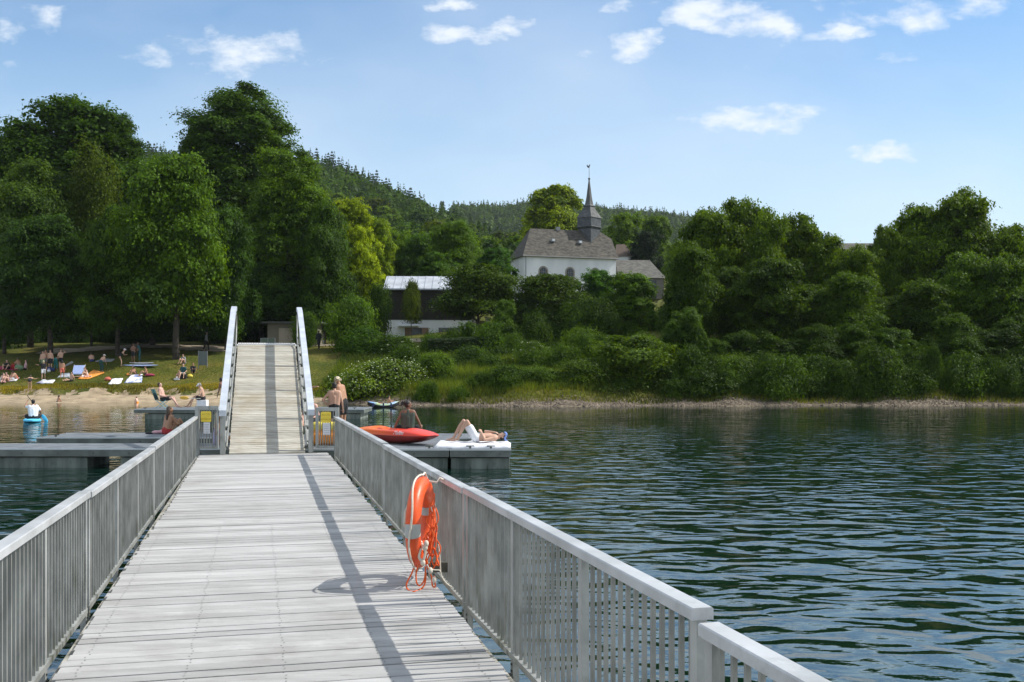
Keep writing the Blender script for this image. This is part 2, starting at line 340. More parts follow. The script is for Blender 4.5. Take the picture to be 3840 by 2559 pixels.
# ------------------------------------------------------------------ water
def water_mat():
    m = bpy.data.materials.new('lake_water'); m.use_nodes = True; nt = m.node_tree; N = nt.nodes; L = nt.links; b = N['Principled BSDF']
    b.inputs['Roughness'].default_value = .03; b.inputs['Specular Tint'].default_value = (.97, 1.0, .95, 1); b.inputs['IOR'].default_value = 3.4; b.inputs['Specular IOR Level'].default_value = .5
    g = N.new('ShaderNodeNewGeometry'); sp = N.new('ShaderNodeSeparateXYZ'); L.new(g.outputs['Position'], sp.inputs[0])
    def M(op, a, b_=None, clamp=False):
        n = N.new('ShaderNodeMath'); n.operation = op; n.use_clamp = clamp
        for i, v in enumerate((a, b_)):
            if v is None: continue
            if isinstance(v, (int, float)): n.inputs[i].default_value = v
            else: L.new(v, n.inputs[i])
        return n.outputs[0]
    def noise(scale, st, det=3, rot=0, dist=0, rough=.5):
        mp = N.new('ShaderNodeMapping'); mp.inputs['Scale'].default_value = st; mp.inputs['Rotation'].default_value = (0, 0, R(rot)); L.new(g.outputs['Position'], mp.inputs[0])
        n = N.new('ShaderNodeTexNoise'); n.inputs['Scale'].default_value = scale; n.inputs['Detail'].default_value = det; n.inputs['Distortion'].default_value = dist
        n.inputs['Roughness'].default_value = rough; L.new(mp.outputs[0], n.inputs['Vector']); return n.outputs[0]
    big = noise(1.0, (.62, 1.15, 1), 2, 8, .6, .45)
    mid = noise(1.85, (.74, 1.1, 1), 1.3, -10, .6, .38)
    fine = noise(9, (.6, 1, 1), 3, 5, 0)
    gust = M('MULTIPLY', M('SUBTRACT', noise(.055, (.6, 1.6, 1), 3, 4), .33, True), 3.2, True)
    near = N.new('ShaderNodeMapRange'); near.inputs[1].default_value = 62; near.inputs[2].default_value = 26; near.inputs[3].default_value = .12; near.inputs[4].default_value = 1; L.new(sp.outputs[1], near.inputs[0])
    hgt = M('ADD', M('ADD', M('MULTIPLY', big, .072), M('MULTIPLY', mid, .088)), M('MULTIPLY', fine, .005))
    amp = M('MULTIPLY', near.outputs[0], M('ADD', M('MULTIPLY', gust, .55), .55))
    yb = M('ADD', sp.outputs[1], M('ADD', M('MULTIPLY', noise(.12, (1, .3, 1), 2), 16.0), M('MULTIPLY', sp.outputs[0], .22)))
    band = M('MULTIPLY', M('MULTIPLY', M('SUBTRACT', yb, 44.0, True), M('SUBTRACT', 58.0, yb, True)), M('MULTIPLY', M('SUBTRACT', sp.outputs[0], 3.0, True), 1.0, True), True)
    rip = noise(4.2, (.9, 1.0, 1), 3, 12, .2, .6)
    hgt = M('ADD', hgt, M('MULTIPLY', M('MULTIPLY', rip, band), .030))
    bp = N.new('ShaderNodeBump'); bp.inputs['Distance'].default_value = 1.0; bp.inputs['Strength'].default_value = 1
    L.new(M('MULTIPLY', hgt, amp), bp.inputs['Height']); L.new(bp.outputs[0], b.inputs['Normal'])
    # brownish shallows over the sand, deep green further out
    sh = N.new('ShaderNodeMapRange'); sh.inputs[1].default_value = 60; sh.inputs[2].default_value = 77; L.new(sp.outputs[1], sh.inputs[0])
    lf = N.new('ShaderNodeMapRange'); lf.inputs[1].default_value = 2; lf.inputs[2].default_value = -12; L.new(sp.outputs[0], lf.inputs[0])
    f = M('MULTIPLY', M('MULTIPLY', sh.outputs[0], sh.outputs[0]), lf.outputs[0])
    mx = N.new('ShaderNodeMix'); mx.data_type = 'RGBA'; L.new(f, mx.inputs[0]); mx.inputs[6].default_value = (.0015, .014, .009, 1); mx.inputs[7].default_value = (.055, .050, .022, 1)
    L.new(mx.outputs[2], b.inputs['Base Color'])
    return m
mb = MB(); mb.add([(-1500,-1200,0),(1500,-1200,0),(1500,130,0),(-1500,130,0)], [(0,1,2,3)]); mb.build('lake_water', water_mat(), kind='structure')

# ------------------------------------------------------------------ vegetation
LEAF = foliage_mat('leaves', .38); NEEDLE = foliage_mat('needles', .10)
BARK = mat('bark', (.035,.028,.02), .95, .3, 4, .02, col2=(.06,.05,.038)); FLOWER = mat('blossom', (.52,.55,.38), .8, .08)
def nrm(a): return a / np.maximum(np.linalg.norm(a, axis=1, keepdims=True), 1e-6)
def leafquads(rng, c, n, s, asp=.62):
    t = nrm(np.cross(n, nrm(rng.normal(size=n.shape)))); b = np.cross(n, t)
    s = s[:, None]; v = np.stack([c - t*s, c + b*s*asp, c + t*s, c - b*s*asp], 1)
    return v.reshape(-1, 3)
def crown(name, seed, rad, h, nl=26, n=30000, leaf=.2, lr=.34, prof='round', fl=.8, ncl=26, gap=.22, up=.25, droop=0, m=None, rnd=.65, flat=.42):
    """a crown in metres, bottom at z=0: lobes carrying clumps carrying single leaves"""
    rng = np.random.default_rng(seed)
    def env(t):
        if prof == 'round': return np.sin(np.pi * np.clip(t*.93+.05, 0, 1)) ** .6
        if prof == 'dome': return np.sqrt(np.clip(1 - np.clip((t-.25)/.75, 0, 1)**2, 0, 1)) * np.clip(.55 + t*1.8, 0, 1)
        if prof == 'tall': return np.clip(t*5+.55, 0, 1) * (1 - .0*t) * np.sqrt(np.clip(1 - np.clip((t-.55)/.45, 0, 1)**2, 0.02, 1))
        if prof == 'cone': return np.clip(1 - t, .04, 1) ** .8
        return np.ones_like(t)
    t = rng.uniform(.06, .97, nl); a = rng.uniform(0, 2*np.pi, nl); r = rad * env(t) * np.sqrt(rng.uniform(.15, 1, nl)) * .8
    lc = np.stack([r*np.cos(a), r*np.sin(a), t*h], 1); R_ = rad * lr * rng.uniform(.5, 1.3, nl)
    lc[:, 2] = np.clip(lc[:, 2], R_*.5, h - R_*.75)
    core = np.array([[0, 0, h*k] for k in (.3, .5, .7, .86 if prof == 'tall' else .6)]); lc = np.vstack([lc, core]); R_ = np.append(R_, [rad*.45, rad*.5, rad*.42, rad*.5])
    nl = len(lc)
    cd = nrm(rng.normal(size=(nl*ncl, 3)) + [0, 0, .25]); cr = rng.uniform(.70, 1.06, nl*ncl) + (rng.uniform(0, 1, nl*ncl) > .85)*rng.uniform(0, .22, nl*ncl)
    cc = np.repeat(lc, ncl, 0) + cd * (np.repeat(R_, ncl) * cr)[:, None] * [1, 1, fl]
    ctone = np.clip(rng.normal(.5, .2, nl*ncl) + np.repeat(rng.normal(0, .12, nl), ncl), 0, 1)
    p = np.repeat(R_**2, ncl); p /= p.sum(); k = rng.choice(nl*ncl, n, p=p)
    sg = np.repeat(R_, ncl)[k] * gap
    off = rng.normal(size=(n, 3)) * sg[:, None] * [1, 1, flat]; off[:, 2] -= .14*(off[:, 0]**2 + off[:, 1]**2)/np.maximum(sg, .01)
    pos = cc[k] + off
    if droop: pos[:, 2] -= droop * np.abs(off[:, 0]+off[:, 1]) + rng.uniform(0, droop, n)**2 * 1.5
    nn = nrm(cd[k]*.55 + nrm(off)*.35 + [0, 0, up+.35] + rng.normal(size=(n, 3))*rnd*.6)
    sz = leaf * rng.uniform(.6, 1.3, n)
    tone = np.clip(ctone[k] + rng.normal(0, .13, n), 0, 1)
    # sparse large leaves inside close the see-through
    ni = n // 14; ki = rng.choice(nl, ni); pi = lc[ki] + nrm(rng.normal(size=(ni, 3))) * (R_[ki]*rng.uniform(0, .6, ni))[:, None]
    V = np.vstack([leafquads(rng, pos, nn, sz), leafquads(rng, pi, nrm(rng.normal(size=(ni, 3))), np.full(ni, leaf*2.6), .9)])
    V[:, 2] = np.maximum(V[:, 2], -.3)
    return fast_mesh(name, V, 4, m or LEAF, np.append(tone, np.full(ni, .3)))
def trunk_mesh(name, seed, h, r, spread, nb=6):
    rnd = random.Random(seed); mb = MB()
    pts = [(0, 0, -.6)]; 
    for i in range(1, 7): pts.append((rnd.uniform(-.25, .25)*i/4, rnd.uniform(-.25, .25)*i/4, h*i/6))
    mb.tube(pts, [r*1.25, r, r*.85, r*.7, r*.5, r*.35, r*.15], 9)
    for i in range(nb):
        k = rnd.randint(2, 4); b = Vector(pts[k]); a = 2*math.pi*i/nb + rnd.uniform(-.4, .4); l = spread*rnd.uniform(.6, 1)
        e = b + Vector((math.cos(a)*l, math.sin(a)*l, l*rnd.uniform(.5, 1)))
        mid = b.lerp(e, .5) + Vector((0, 0, -.12*l)); mb.tube([b, mid, e], [r*.42, r*.28, r*.08], 6)
    me = bpy.data.meshes.new(name); me.from_pydata(mb.v, [], mb.f); me.materials.append(BARK); me.polygons.foreach_set('use_smooth', [True]*len(me.polygons)); return me
def spruce_mesh(name, seed, h=20, r=2.7, n=1500, leaf=.42):
    rng = np.random.default_rng(seed); t = rng.uniform(0, 1, n)**1.25; tiers = 13
    tt = (np.floor(t*tiers) + rng.uniform(0, .45, n)) / tiers; a = rng.uniform(0, 2*np.pi, n)
    arm = 1 + .25*np.sin(a*5 + np.floor(t*tiers)*2.1)
    rr = r * (1 - tt)**.85 * arm * np.sqrt(rng.uniform(.12, 1, n))
    pos = np.stack([rr*np.cos(a), rr*np.sin(a), tt*h*.97 + h*.04 - rr*.32], 1)
    out = np.stack([np.cos(a), np.sin(a), np.full(n, .9)], 1); nn = nrm(out + rng.normal(size=(n, 3))*.4)
    V = leafquads(rng, pos, nn, leaf*rng.uniform(.6, 1.3, n)*(1 - tt*.6), .6)
    V = np.vstack([V, leafquads(rng, np.array([[0, 0, h*.98]]*3), nrm(rng.normal(size=(3, 3))*[1, 1, .1]), np.full(3, .45), .25)])
    return fast_mesh(name, V, 4, NEEDLE, np.append(np.clip(.45 + rng.normal(0, .2, n), 0, 1), [.4]*3))

CR = {  # class: (mesh variants, radius, height)
 'broad': ([crown('crown_broad', s, 7, 13, nl=34, n=62000, leaf=.155, lr=.28, prof='dome', gap=.26) for s in (1, 2)], 7, 13),
 'tall': ([crown('crown_tall', 33, 6.5, 22, nl=84, n=85000, leaf=.155, lr=.28, prof='tall', gap=.26)], 6.5, 22),
 'ash': ([crown('crown_ash', s, 5, 11, nl=40, n=42000, leaf=.15, lr=.25, prof='round', fl=.95, gap=.34, rnd=.95, ncl=18) for s in (5, 6, 7)], 5, 11),
 'dense': ([crown('crown_dense', s, 5, 9, nl=46, n=34000, leaf=.14, lr=.27, prof='round', rnd=.5, gap=.2) for s in (8, 9)], 5, 9),
 'birch': ([crown('crown_birch', 10, 5, 13, nl=34, n=30000, leaf=.13, lr=.26, prof='round', fl=1.3, gap=.4, droop=1.1, rnd=1)], 5, 13),
 'hawthorn': ([crown('crown_hawthorn', s, 4, 6, nl=34, n=26000, leaf=.11, lr=.28, prof='dome', fl=.5, gap=.33, rnd=.8) for s in (12, 13)], 4, 6),
 'bush': ([crown('crown_bush', s, 2.5, 2.6, nl=17, n=15000, leaf=.085, lr=.36, prof='dome', gap=.44, rnd=.9, ncl=16) for s in (14, 15, 16)], 2.5, 2.6),
 'ball': ([crown('crown_ball', 30, 5, 9, nl=70, n=40000, leaf=.16, lr=.20, prof='round', rnd=.5, gap=.25, fl=1)], 5, 9),
 'far': ([crown('crown_far', s, 5, 10, nl=22, n=8000, leaf=.30, lr=.34, prof='dome', rnd=.5) for s in (17, 18, 19)], 5, 10),
}
TR = {'broad': trunk_mesh('trunk_broad', 1, 12, .42, 5, 8), 'tall': trunk_mesh('trunk_tall', 2, 24, .55, 5, 8), 'ash': trunk_mesh('trunk_ash', 3, 10, .24, 4, 7),
      'dense': trunk_mesh('trunk_dense', 4, 9, .35, 3, 6), 'ball': trunk_mesh('trunk_ball', 9, 9, .35, 3, 6), 'birch': trunk_mesh('trunk_birch', 5, 14, .2, 3, 6), 'hawthorn': trunk_mesh('trunk_hawthorn', 6, 5, .2, 3.2, 7),
      'bush': trunk_mesh('trunk_bush', 7, 1.5, .06, 1.3, 6), 'far': trunk_mesh('trunk_far', 8, 9, .25, 3, 4)}
rT = random.Random(11)
_vi = {}
G_DARK = (.030,.062,.016); G_MID = (.042,.088,.018); G_LIT = (.075,.125,.018); G_YEL = (.14,.17,.018); G_OLV = (.060,.075,.028); G_BLUE = (.032,.068,.034); G_BUSH = (.060,.095,.026)
def vary(c, f): return (c[0]*f, c[1]*f, c[2]*f)
def GR(c): return (c[0]*.80, c[1]*1.02, c[2]*.36)
def tree(name, cls, cx, top, hw, bot, Z, color, label, cat='tree', trunk=True, group=None, ry=None, flowers=0):
    """cx, top, half width, crown bottom: where the crown stands out of its background, in 2353-px units of the photograph"""
    k = 3840/2353; p = S(cx*k, top*k, Z); g = Hs(p.x, Z); r = hw*k*Z/F*1.16; zt = p.z; zb = S(cx*k, bot*k, Z).z
    zb = max(zb, g - .3) if trunk else zb; meshes, rr, hh = CR[cls]; zb = min(zb, zt - (.62 if cls == 'hawthorn' else .8)*hh*r/rr); root = thing(name, label, cat, (p.x, Z, g), group)
    meshes, rr, hh = CR[cls]; i = _vi.get(cls, 0); _vi[cls] = i + 1; me = meshes[i % len(meshes)]
    cname = 'foliage' if cat in ('bush', 'shrub') else 'crown'
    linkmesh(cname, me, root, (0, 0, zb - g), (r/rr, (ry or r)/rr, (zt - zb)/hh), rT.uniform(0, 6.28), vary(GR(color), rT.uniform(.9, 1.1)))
    if trunk:
        tm = TR[cls]; hm = max(v.co.z for v in tm.vertices); s = (max(zb - g, 0) + (zt - max(zb, g))*.62) / hm
        linkmesh('trunk', tm, root, (0, 0, 0), (min(r/rr, 1.0)*.8, min(r/rr, 1.0)*.8, s), rT.uniform(0, 6.28))
    if flowers:
        rng = np.random.default_rng(int(cx)); nf = flowers
        me_v = np.empty(len(me.vertices)*3, dtype=np.float32); me.vertices.foreach_get('co', me_v); me_v = me_v.reshape(-1, 4, 3).mean(1)
        q = me_v[rng.choice(len(me_v)*13//14, nf)]; q = q[q[:, 2] > hh*.25]; q = q*[1, 1, 1] + nrm(q - [0, 0, hh*.35])*.06
        if flowers < 400:   # umbels: flat groups of small flowers
            q = np.repeat(q, 9, 0) + rng.normal(size=(len(q)*9, 3))*[.09, .09, .02]; fs = .045
        else: fs = .034
        fm = fast_mesh('blossoms', leafquads(rng, q, nrm(rng.normal(size=q.shape) + [0, -.4, 1.2]), np.full(len(q), fs), .9), 4, FLOWER)
        c = root.children[0]; linkmesh('blossoms', fm, root, c.location, c.scale, c.rotation_euler.z)
    return root

# --- the park trees on the left; shaded ones have the shade in leaf colour
tree('oak_tree','ash',165,232,150,470,118,(.034,.066,.018),'big round-headed tree rising behind the left park trees, sky showing through its crown')
tree('oak_tree','ash',262,262,58,430,121,(.034,.066,.018),'narrow shoulder tree just right of the big round-headed tree')
tree('oak_tree','ash',30,300,62,520,114,(.040,.074,.018),'dark tree against the sky at the left edge, left of the big round-headed tree')
tree('beech_tree','tall',562,198,128,560,121,(.042,.078,.016),'tallest tree of the park, domed crown standing clear against the sky')
tree('beech_tree','broad',455,268,36,420,123,(.038,.070,.016),'small side crown leaning out left of the tallest tree')
tree('lime_tree','tall',660,338,88,745,108,(.062,.102,.016),'tall lime-green tree in front of the tallest tree, right behind the gangway')
tree('lime_tree','broad',745,470,72,765,105,(.040,.074,.016),'dark green tree at the right foot of the park trees, above the kiosk')
tree('maple_tree','broad',405,362,128,752,92.5,(.066,.112,.018),'wide maple with layered mid-green boughs left of the gangway')
tree('maple_tree','broad',520,480,70,775,98,(.034,.070,.018),'lower maple bough mass filling in under the tallest tree')
tree('maple_tree','broad',270,470,90,772,93.5,(.040,.074,.018),'dark maple half hidden left of the wide maple')
tree('birch_tree','birch',210,325,72,640,103,(.062,.082,.026),'weeping birch with brownish green foliage in the left tree group')
tree('park_tree','broad',70,372,118,700,101,(.046,.076,.018),'broad dark tree filling the left edge under the sky line')
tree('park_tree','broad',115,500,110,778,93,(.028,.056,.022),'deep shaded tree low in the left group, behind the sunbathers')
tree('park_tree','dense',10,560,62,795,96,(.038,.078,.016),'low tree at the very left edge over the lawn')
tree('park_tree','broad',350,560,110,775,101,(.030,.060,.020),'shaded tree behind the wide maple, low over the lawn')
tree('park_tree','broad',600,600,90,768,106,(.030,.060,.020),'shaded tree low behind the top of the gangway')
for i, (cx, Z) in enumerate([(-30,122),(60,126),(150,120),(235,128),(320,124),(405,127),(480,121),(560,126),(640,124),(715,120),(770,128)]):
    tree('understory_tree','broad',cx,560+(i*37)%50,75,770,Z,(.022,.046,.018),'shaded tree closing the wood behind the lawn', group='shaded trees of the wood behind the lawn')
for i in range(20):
    tree('understory_bush','bush',-20+i*40,722+(i*23)%26,40,812,108+(i*5)%8,(.016,.034,.014),'shaded bush under the trees behind the lawn','bush',trunk=False,group='shaded bushes under the park trees')  # dark-leaved bushes added to stand for the shade under the canopy
# --- yellow-green trees right of the park
tree('linden_tree','dense',800,462,62,640,132,(.22,.25,.012),'bright yellow-green tree right of the lime trees')
tree('linden_tree','dense',835,520,46,700,128,(.22,.25,.012),'lower bright yellow-green tree, right in front of its taller neighbour')
tree('linden_tree','dense',868,505,40,680,136,(.16,.205,.014),'yellow-green tree right of the brightest one')
tree('linden_tree','dense',905,530,42,680,142,(.09,.14,.016),'mid green round tree behind the metal roofed house, leftmost')
tree('linden_tree','dense',965,545,50,680,140,(.052,.098,.018),'round green tree above the left half of the metal roof')
tree('linden_tree','broad',1050,512,68,690,136,(.075,.125,.016),'bushy tree left of the church nave, top above the metal roof')
tree('linden_tree','dense',1010,580,55,700,130,(.05,.095,.018),'dark green tree between metal roof and church, lower one')
tree('hazel_tree','dense',1140,572,48,700,132,(.040,.090,.022),'fresh green tree touching the left end of the church')
tree('chestnut_tree','ball',1277,428,72,600,192,(.17,.20,.014),'large ball-shaped yellow-green tree behind the church roof')
tree('linden_tree','dense',1435,488,46,620,205,(.085,.13,.018),'round tree right of the church tower')
tree('linden_tree','dense',1508,498,42,640,208,(.08,.125,.018),'second round tree right of the church tower, beyond the yew')
tree('yew_tree','dense',1487,530,42,650,196,(.010,.020,.022),'almost black yew between the two round trees right of the church')
tree('linden_tree','dense',1572,556,46,680,150,(.10,.15,.016),'yellowish tree between the long barn roof and the bank trees')
# --- small trees on the bank below the church
tree('hawthorn_tree','hawthorn',1098,606,94,730,106,(.042,.066,.018),'spreading olive-green hawthorn in front of the metal roofed house')
tree('hawthorn_tree','hawthorn',1262,628,90,752,104,(.043,.067,.018),'olive-green hawthorn below the church windows')
tree('hazel_tree','dense',1366,622,58,750,112,(.040,.092,.018),'glossy green tree below the right end of the church')
tree('hazel_tree','dense',1450,630,66,780,100,(.062,.108,.018),'lighter green tree below the long barn roof')
tree('young_tree','bush',946,648,20,735,103,(.060,.075,.025),'thin young tree standing before the dark slatted upper wall')
tree('young_tree','bush',872,655,24,760,103,(.038,.066,.020),'young tree at the left corner of the metal roofed house')
tree('hazel_bush','bush',806,690,52,800,97,(.075,.125,.022),'leafy bush left of the metal roofed house','bush')
tree('hazel_bush','bush',835,755,52,840,94,(.036,.072,.018),'dark bush in front of the leafy bush left of the house','bush')
tree('elder_bush','bush',900,772,44,840,93,(.036,.066,.020),'dark elder bush with a few white flowers left of the white wall','bush',flowers=60)
tree('ivy_bush','bush',700,722,28,800,99,(.055,.095,.022),'ivy clad clump beside the gangway top','bush')
tree('elder_bush','bush',1222,787,42,840,84,(.055,.090,.024),'elder bush carrying flat white flower heads below the meadow','bush',flowers=190)
tree('elder_bush','bush',1378,770,26,830,86,(.055,.090,.024),'small elder bush carrying white flower heads behind the big shore bush','bush',flowers=130)
tree('hazel_bush','bush',1335,757,42,850,85,(.080,.125,.026),'upright light green bush above the shore','bush')
tree('dogwood_bush','bush',890,832,96,908,77.5,(.085,.115,.050),'wide mounded bush covered in tiny white flowers by the water','bush',flowers=5200)
tree('willow_bush','bush',1005,812,42,880,79,(.060,.095,.026),'upright bush just right of the white flowering mound','bush')
tree('willow_bush','bush',1160,842,42,928,73.5,(.050,.085,.024),'round bush standing at the water edge, right of the meadow','bush')
tree('willow_bush','bush',1108,858,32,922,74,(.048,.080,.024),'smaller bush left of the round bush at the water edge','bush')
tree('willow_bush','bush',1240,845,52,915,75.5,(.052,.085,.024),'bush between the water edge bush and the big shore bush','bush')
tree('willow_bush','hawthorn',1452,768,116,918,76.5,(.058,.088,.026),'largest olive-green bush mass on the shore below the barn','bush',trunk=False)
tree('willow_bush','bush',1345,830,62,918,75,(.060,.090,.026),'bush leaning on the left of the largest shore bush','bush')
tree('willow_bush','bush',1560,850,50,915,75.5,(.046,.076,.024),'low bush right of the largest shore bush','bush')
tree('willow_bush','bush',1690,818,66,905,77,(.052,.082,.028),'grey-green bush under the first bank tree','bush')
tree('willow_bush','bush',1630,850,42,912,76,(.050,.080,.026),'low bush between two shore bushes under the bank trees','bush')
tree('willow_bush','bush',1890,862,30,915,76.5,(.075,.105,.024),'small light bush at the shore below the bank trees','bush')
for i, (cx, top, hw, Z) in enumerate([(930,800,40,88),(960,835,46,84),(1020,850,40,80),(790,860,34,80),(1075,800,44,88),(1150,800,44,90),(1290,800,46,88),(1190,860,32,77),(1400,812,52,84),(1500,800,60,86),(1580,800,50,86),(1310,868,34,75),(1420,872,46,74.5),(1500,878,40,74.5),(1380,885,30,74.2),(1060,892,30,72.6),(1240,890,34,73.2),(1290,886,30,73),(1540,888,34,73.4),(1130,820,40,84),(1260,810,40,84),(980,880,28,73)]):
    tree('bramble_bush','bush',cx,top,hw,top+80,Z,(.040,.070,.022),'low green bramble on the grassy bank','bush',trunk=False,group='brambles on the grassy bank')
# --- bank trees on the right; shaded ones have the shade in leaf colour
BT = [(1700,462,72,700,98),(1625,484,58,700,96),(1762,492,50,690,94),(1832,494,58,720,97),(1905,545,52,740,95),(1975,572,46,740,93),(2035,522,44,730,96),(2118,478,66,720,97),(2222,448,82,720,96),(2318,520,60,730,95),(2395,545,60,730,97)]
BL = ['tall feathery tree at the left end of the bank trees','tree at the left flank of the bank trees beside the barn','tree behind and right of the first tall bank tree','second tall feathery bank tree with a pointed top','lower bank tree left of the grey roof gap','lowest bank tree in front of the grey roof','bank tree rising just right of the grey roof','tall bank tree left of the highest one on the right','highest and widest of the right bank trees','bank tree right of the highest one','bank tree at the right edge of the photo']
for (cx, t, hw, bt, Z), lb in zip(BT, BL):
    tree('ash_tree','ash',cx,t,hw*1.15,bt+110,Z,(.066,.10,.016),lb)
_rl = random.Random(31)
low = [(1590,610,66,85),(1680,600,66,87),(1770,620,62,84),(1860,640,62,86),(1950,625,66,84),(2040,640,60,87),(2125,610,68,84),(2215,600,66,86),(2300,620,64,84),(2380,620,60,86)]
for i, (cx, t, hw, Z) in enumerate(low):
    t += _rl.uniform(-45, 45); hw *= _rl.uniform(.8, 1.25)
    tree('ash_tree','ash',cx,t,hw*1.18,t+230,Z,vary((.048,.080,.018), _rl.uniform(.75, 1.3)),'leafy lower tree in the front row of the right bank', group='front row of trees on the right bank')
low2 = [(1570,725,60),(1640,750,56),(1725,740,62),(1810,765,56),(1880,745,58),(1960,760,62),(2045,750,56),(2120,765,60),(2200,745,60),(2280,760,60),(2350,750,56)]
for i, (cx, t, hw) in enumerate(low2):
    t += _rl.uniform(-40, 30)
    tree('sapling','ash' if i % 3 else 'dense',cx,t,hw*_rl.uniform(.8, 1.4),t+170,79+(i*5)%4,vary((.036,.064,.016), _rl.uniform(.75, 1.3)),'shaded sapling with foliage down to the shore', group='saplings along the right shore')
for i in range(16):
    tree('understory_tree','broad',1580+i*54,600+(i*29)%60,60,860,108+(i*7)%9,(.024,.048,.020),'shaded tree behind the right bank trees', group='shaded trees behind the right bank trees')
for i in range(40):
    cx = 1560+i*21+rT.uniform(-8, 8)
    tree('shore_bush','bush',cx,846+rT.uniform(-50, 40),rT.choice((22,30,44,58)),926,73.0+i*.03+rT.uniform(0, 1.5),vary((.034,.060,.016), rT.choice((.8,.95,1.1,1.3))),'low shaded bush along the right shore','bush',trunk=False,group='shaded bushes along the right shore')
rf = random.Random(77)
for i in range(26):
    cx = 985 + i*22 + rf.uniform(-9, 9); top = rf.uniform(672, 748); Z = rf.uniform(95, 103)
    if cx < 1130 and top < 740: top = rf.uniform(757, 775)
    tree('scrub_bush', rf.choice(('bush','bush','dense')), cx, top, rf.uniform(24, 46), top+95, Z, vary((.042,.072,.020), rf.uniform(.75, 1.5)), 'overgrown scrub bush on the slope below the church','bush',trunk=False,group='scrub on the slope below the church')
for i in range(16):
    cx = 1190 + i*22 + rf.uniform(-9, 9); top = rf.uniform(765, 815)
    tree('scrub_bush', 'bush', cx, top, rf.uniform(26, 48), top+90, rf.uniform(82, 92), vary((.046,.078,.020), rf.uniform(.75, 1.5)), 'overgrown scrub bush on the slope below the church','bush',trunk=False,group='scrub on the slope below the church')
# clipped hedge
rng = np.random.default_rng(3); n = 16000; a = S(985*1.632, 0, 93); b = S(1165*1.632, 0, 95)
pp = np.stack([rng.uniform(0, 1, n), rng.uniform(0, 1, n), rng.uniform(0, 1, n)], 1)
side = rng.integers(0, 3, n); pp[side == 0, 1] = 0; pp[side == 1, 2] = 1
hx = a.x + (b.x-a.x)*pp[:, 0]; hy = a.y + (b.y-a.y)*pp[:, 0] + 1.3*pp[:, 1]; hz = H(hx, hy)*.5 + 1.75 + pp[:, 2]*1.5
pos = np.stack([hx, hy, hz], 1) + rng.normal(size=(n, 3))*.07; c0 = np.array([(a.x+b.x)/2, 94, 3.0])
hm = fast_mesh('hedge', leafquads(rng, pos - c0, nrm(np.stack([rng.normal(size=n)*.5, -1+pp[:, 1], pp[:, 2]+.1], 1) + rng.normal(size=(n, 3))*.4), np.full(n, .09)), 4, LEAF, rng.uniform(.2, .8, n))
ho = linkmesh('hedge', hm, None, tuple(c0), color=(.016,.034,.012)); tag(ho, 'dark clipped hedge in front of the white wall of the metal roofed house', 'hedge')

# --- wooded slope behind: single trees, then the far wood as one mass
SP = [spruce_mesh('spruce_crown', s) for s in (1, 2, 3)]
rh = random.Random(5); pts = []
def scatter(n, xr, yr, dmin, ok):
    out = []; tries = 0
    while len(out) < n and tries < n*80:
        tries += 1; y = rh.uniform(*yr); t0 = rh.uniform(*xr); x = SX(t0*1.632, y)
        if not ok(x, y, t0): continue
        if all((x-q[0])**2 + (y-q[1])**2 > dmin*dmin for q in pts[-400:]): out.append((x, y, t0)); pts.append((x, y))
    return out
def hill_tree(name, meshes, x, y, r, h, rr, hh, color, label, group, cat='tree', trunk=None):
    g = Hs(x, y); root = thing(name, label, cat, (x, y, g), group)
    linkmesh('crown', meshes[rh.randrange(len(meshes))], root, (0, 0, .08*h if trunk else 0), (r/rr, r/rr, h/hh), rh.uniform(0, 6.28), GR(color))
    if trunk: linkmesh('trunk', trunk, root, (0, 0, 0), (1, 1, h*.6/9), 0)
    return root
dec = scatter(235, (700, 1330), (165, 400), 7.2, lambda x, y, t: not (y < 212 and 1040 < t < 1480))
for x, y, t in dec:
    v = rh.random(); c = [(.060,.105,.018), (.085,.13,.018), (.040,.078,.022), (.065,.082,.030), (.11,.155,.018)][int(v*5)]
    s = rh.uniform(.8, 1.25); hill_tree('woodland_tree', CR['far'][0], x, y, 5.2*s, 11.5*s, 5, 10, vary(c, .82), 'round leafy tree on the wooded slope left of the church', 'leafy trees on the wooded slope', trunk=TR['far'])
spr = scatter(285, (300, 1120), (490, 566), 3.9, lambda x, y, t: True)
for x, y, t in spr:
    s = rh.uniform(.68, 1.12); hill_tree('spruce_tree', SP, x, y, 4.4*s, 15.5*s, 2.7, 20, (.022*rh.uniform(.8, 1.3), .045, .020), 'dark pointed spruce on the wooded ridge', 'spruces on the ridge')
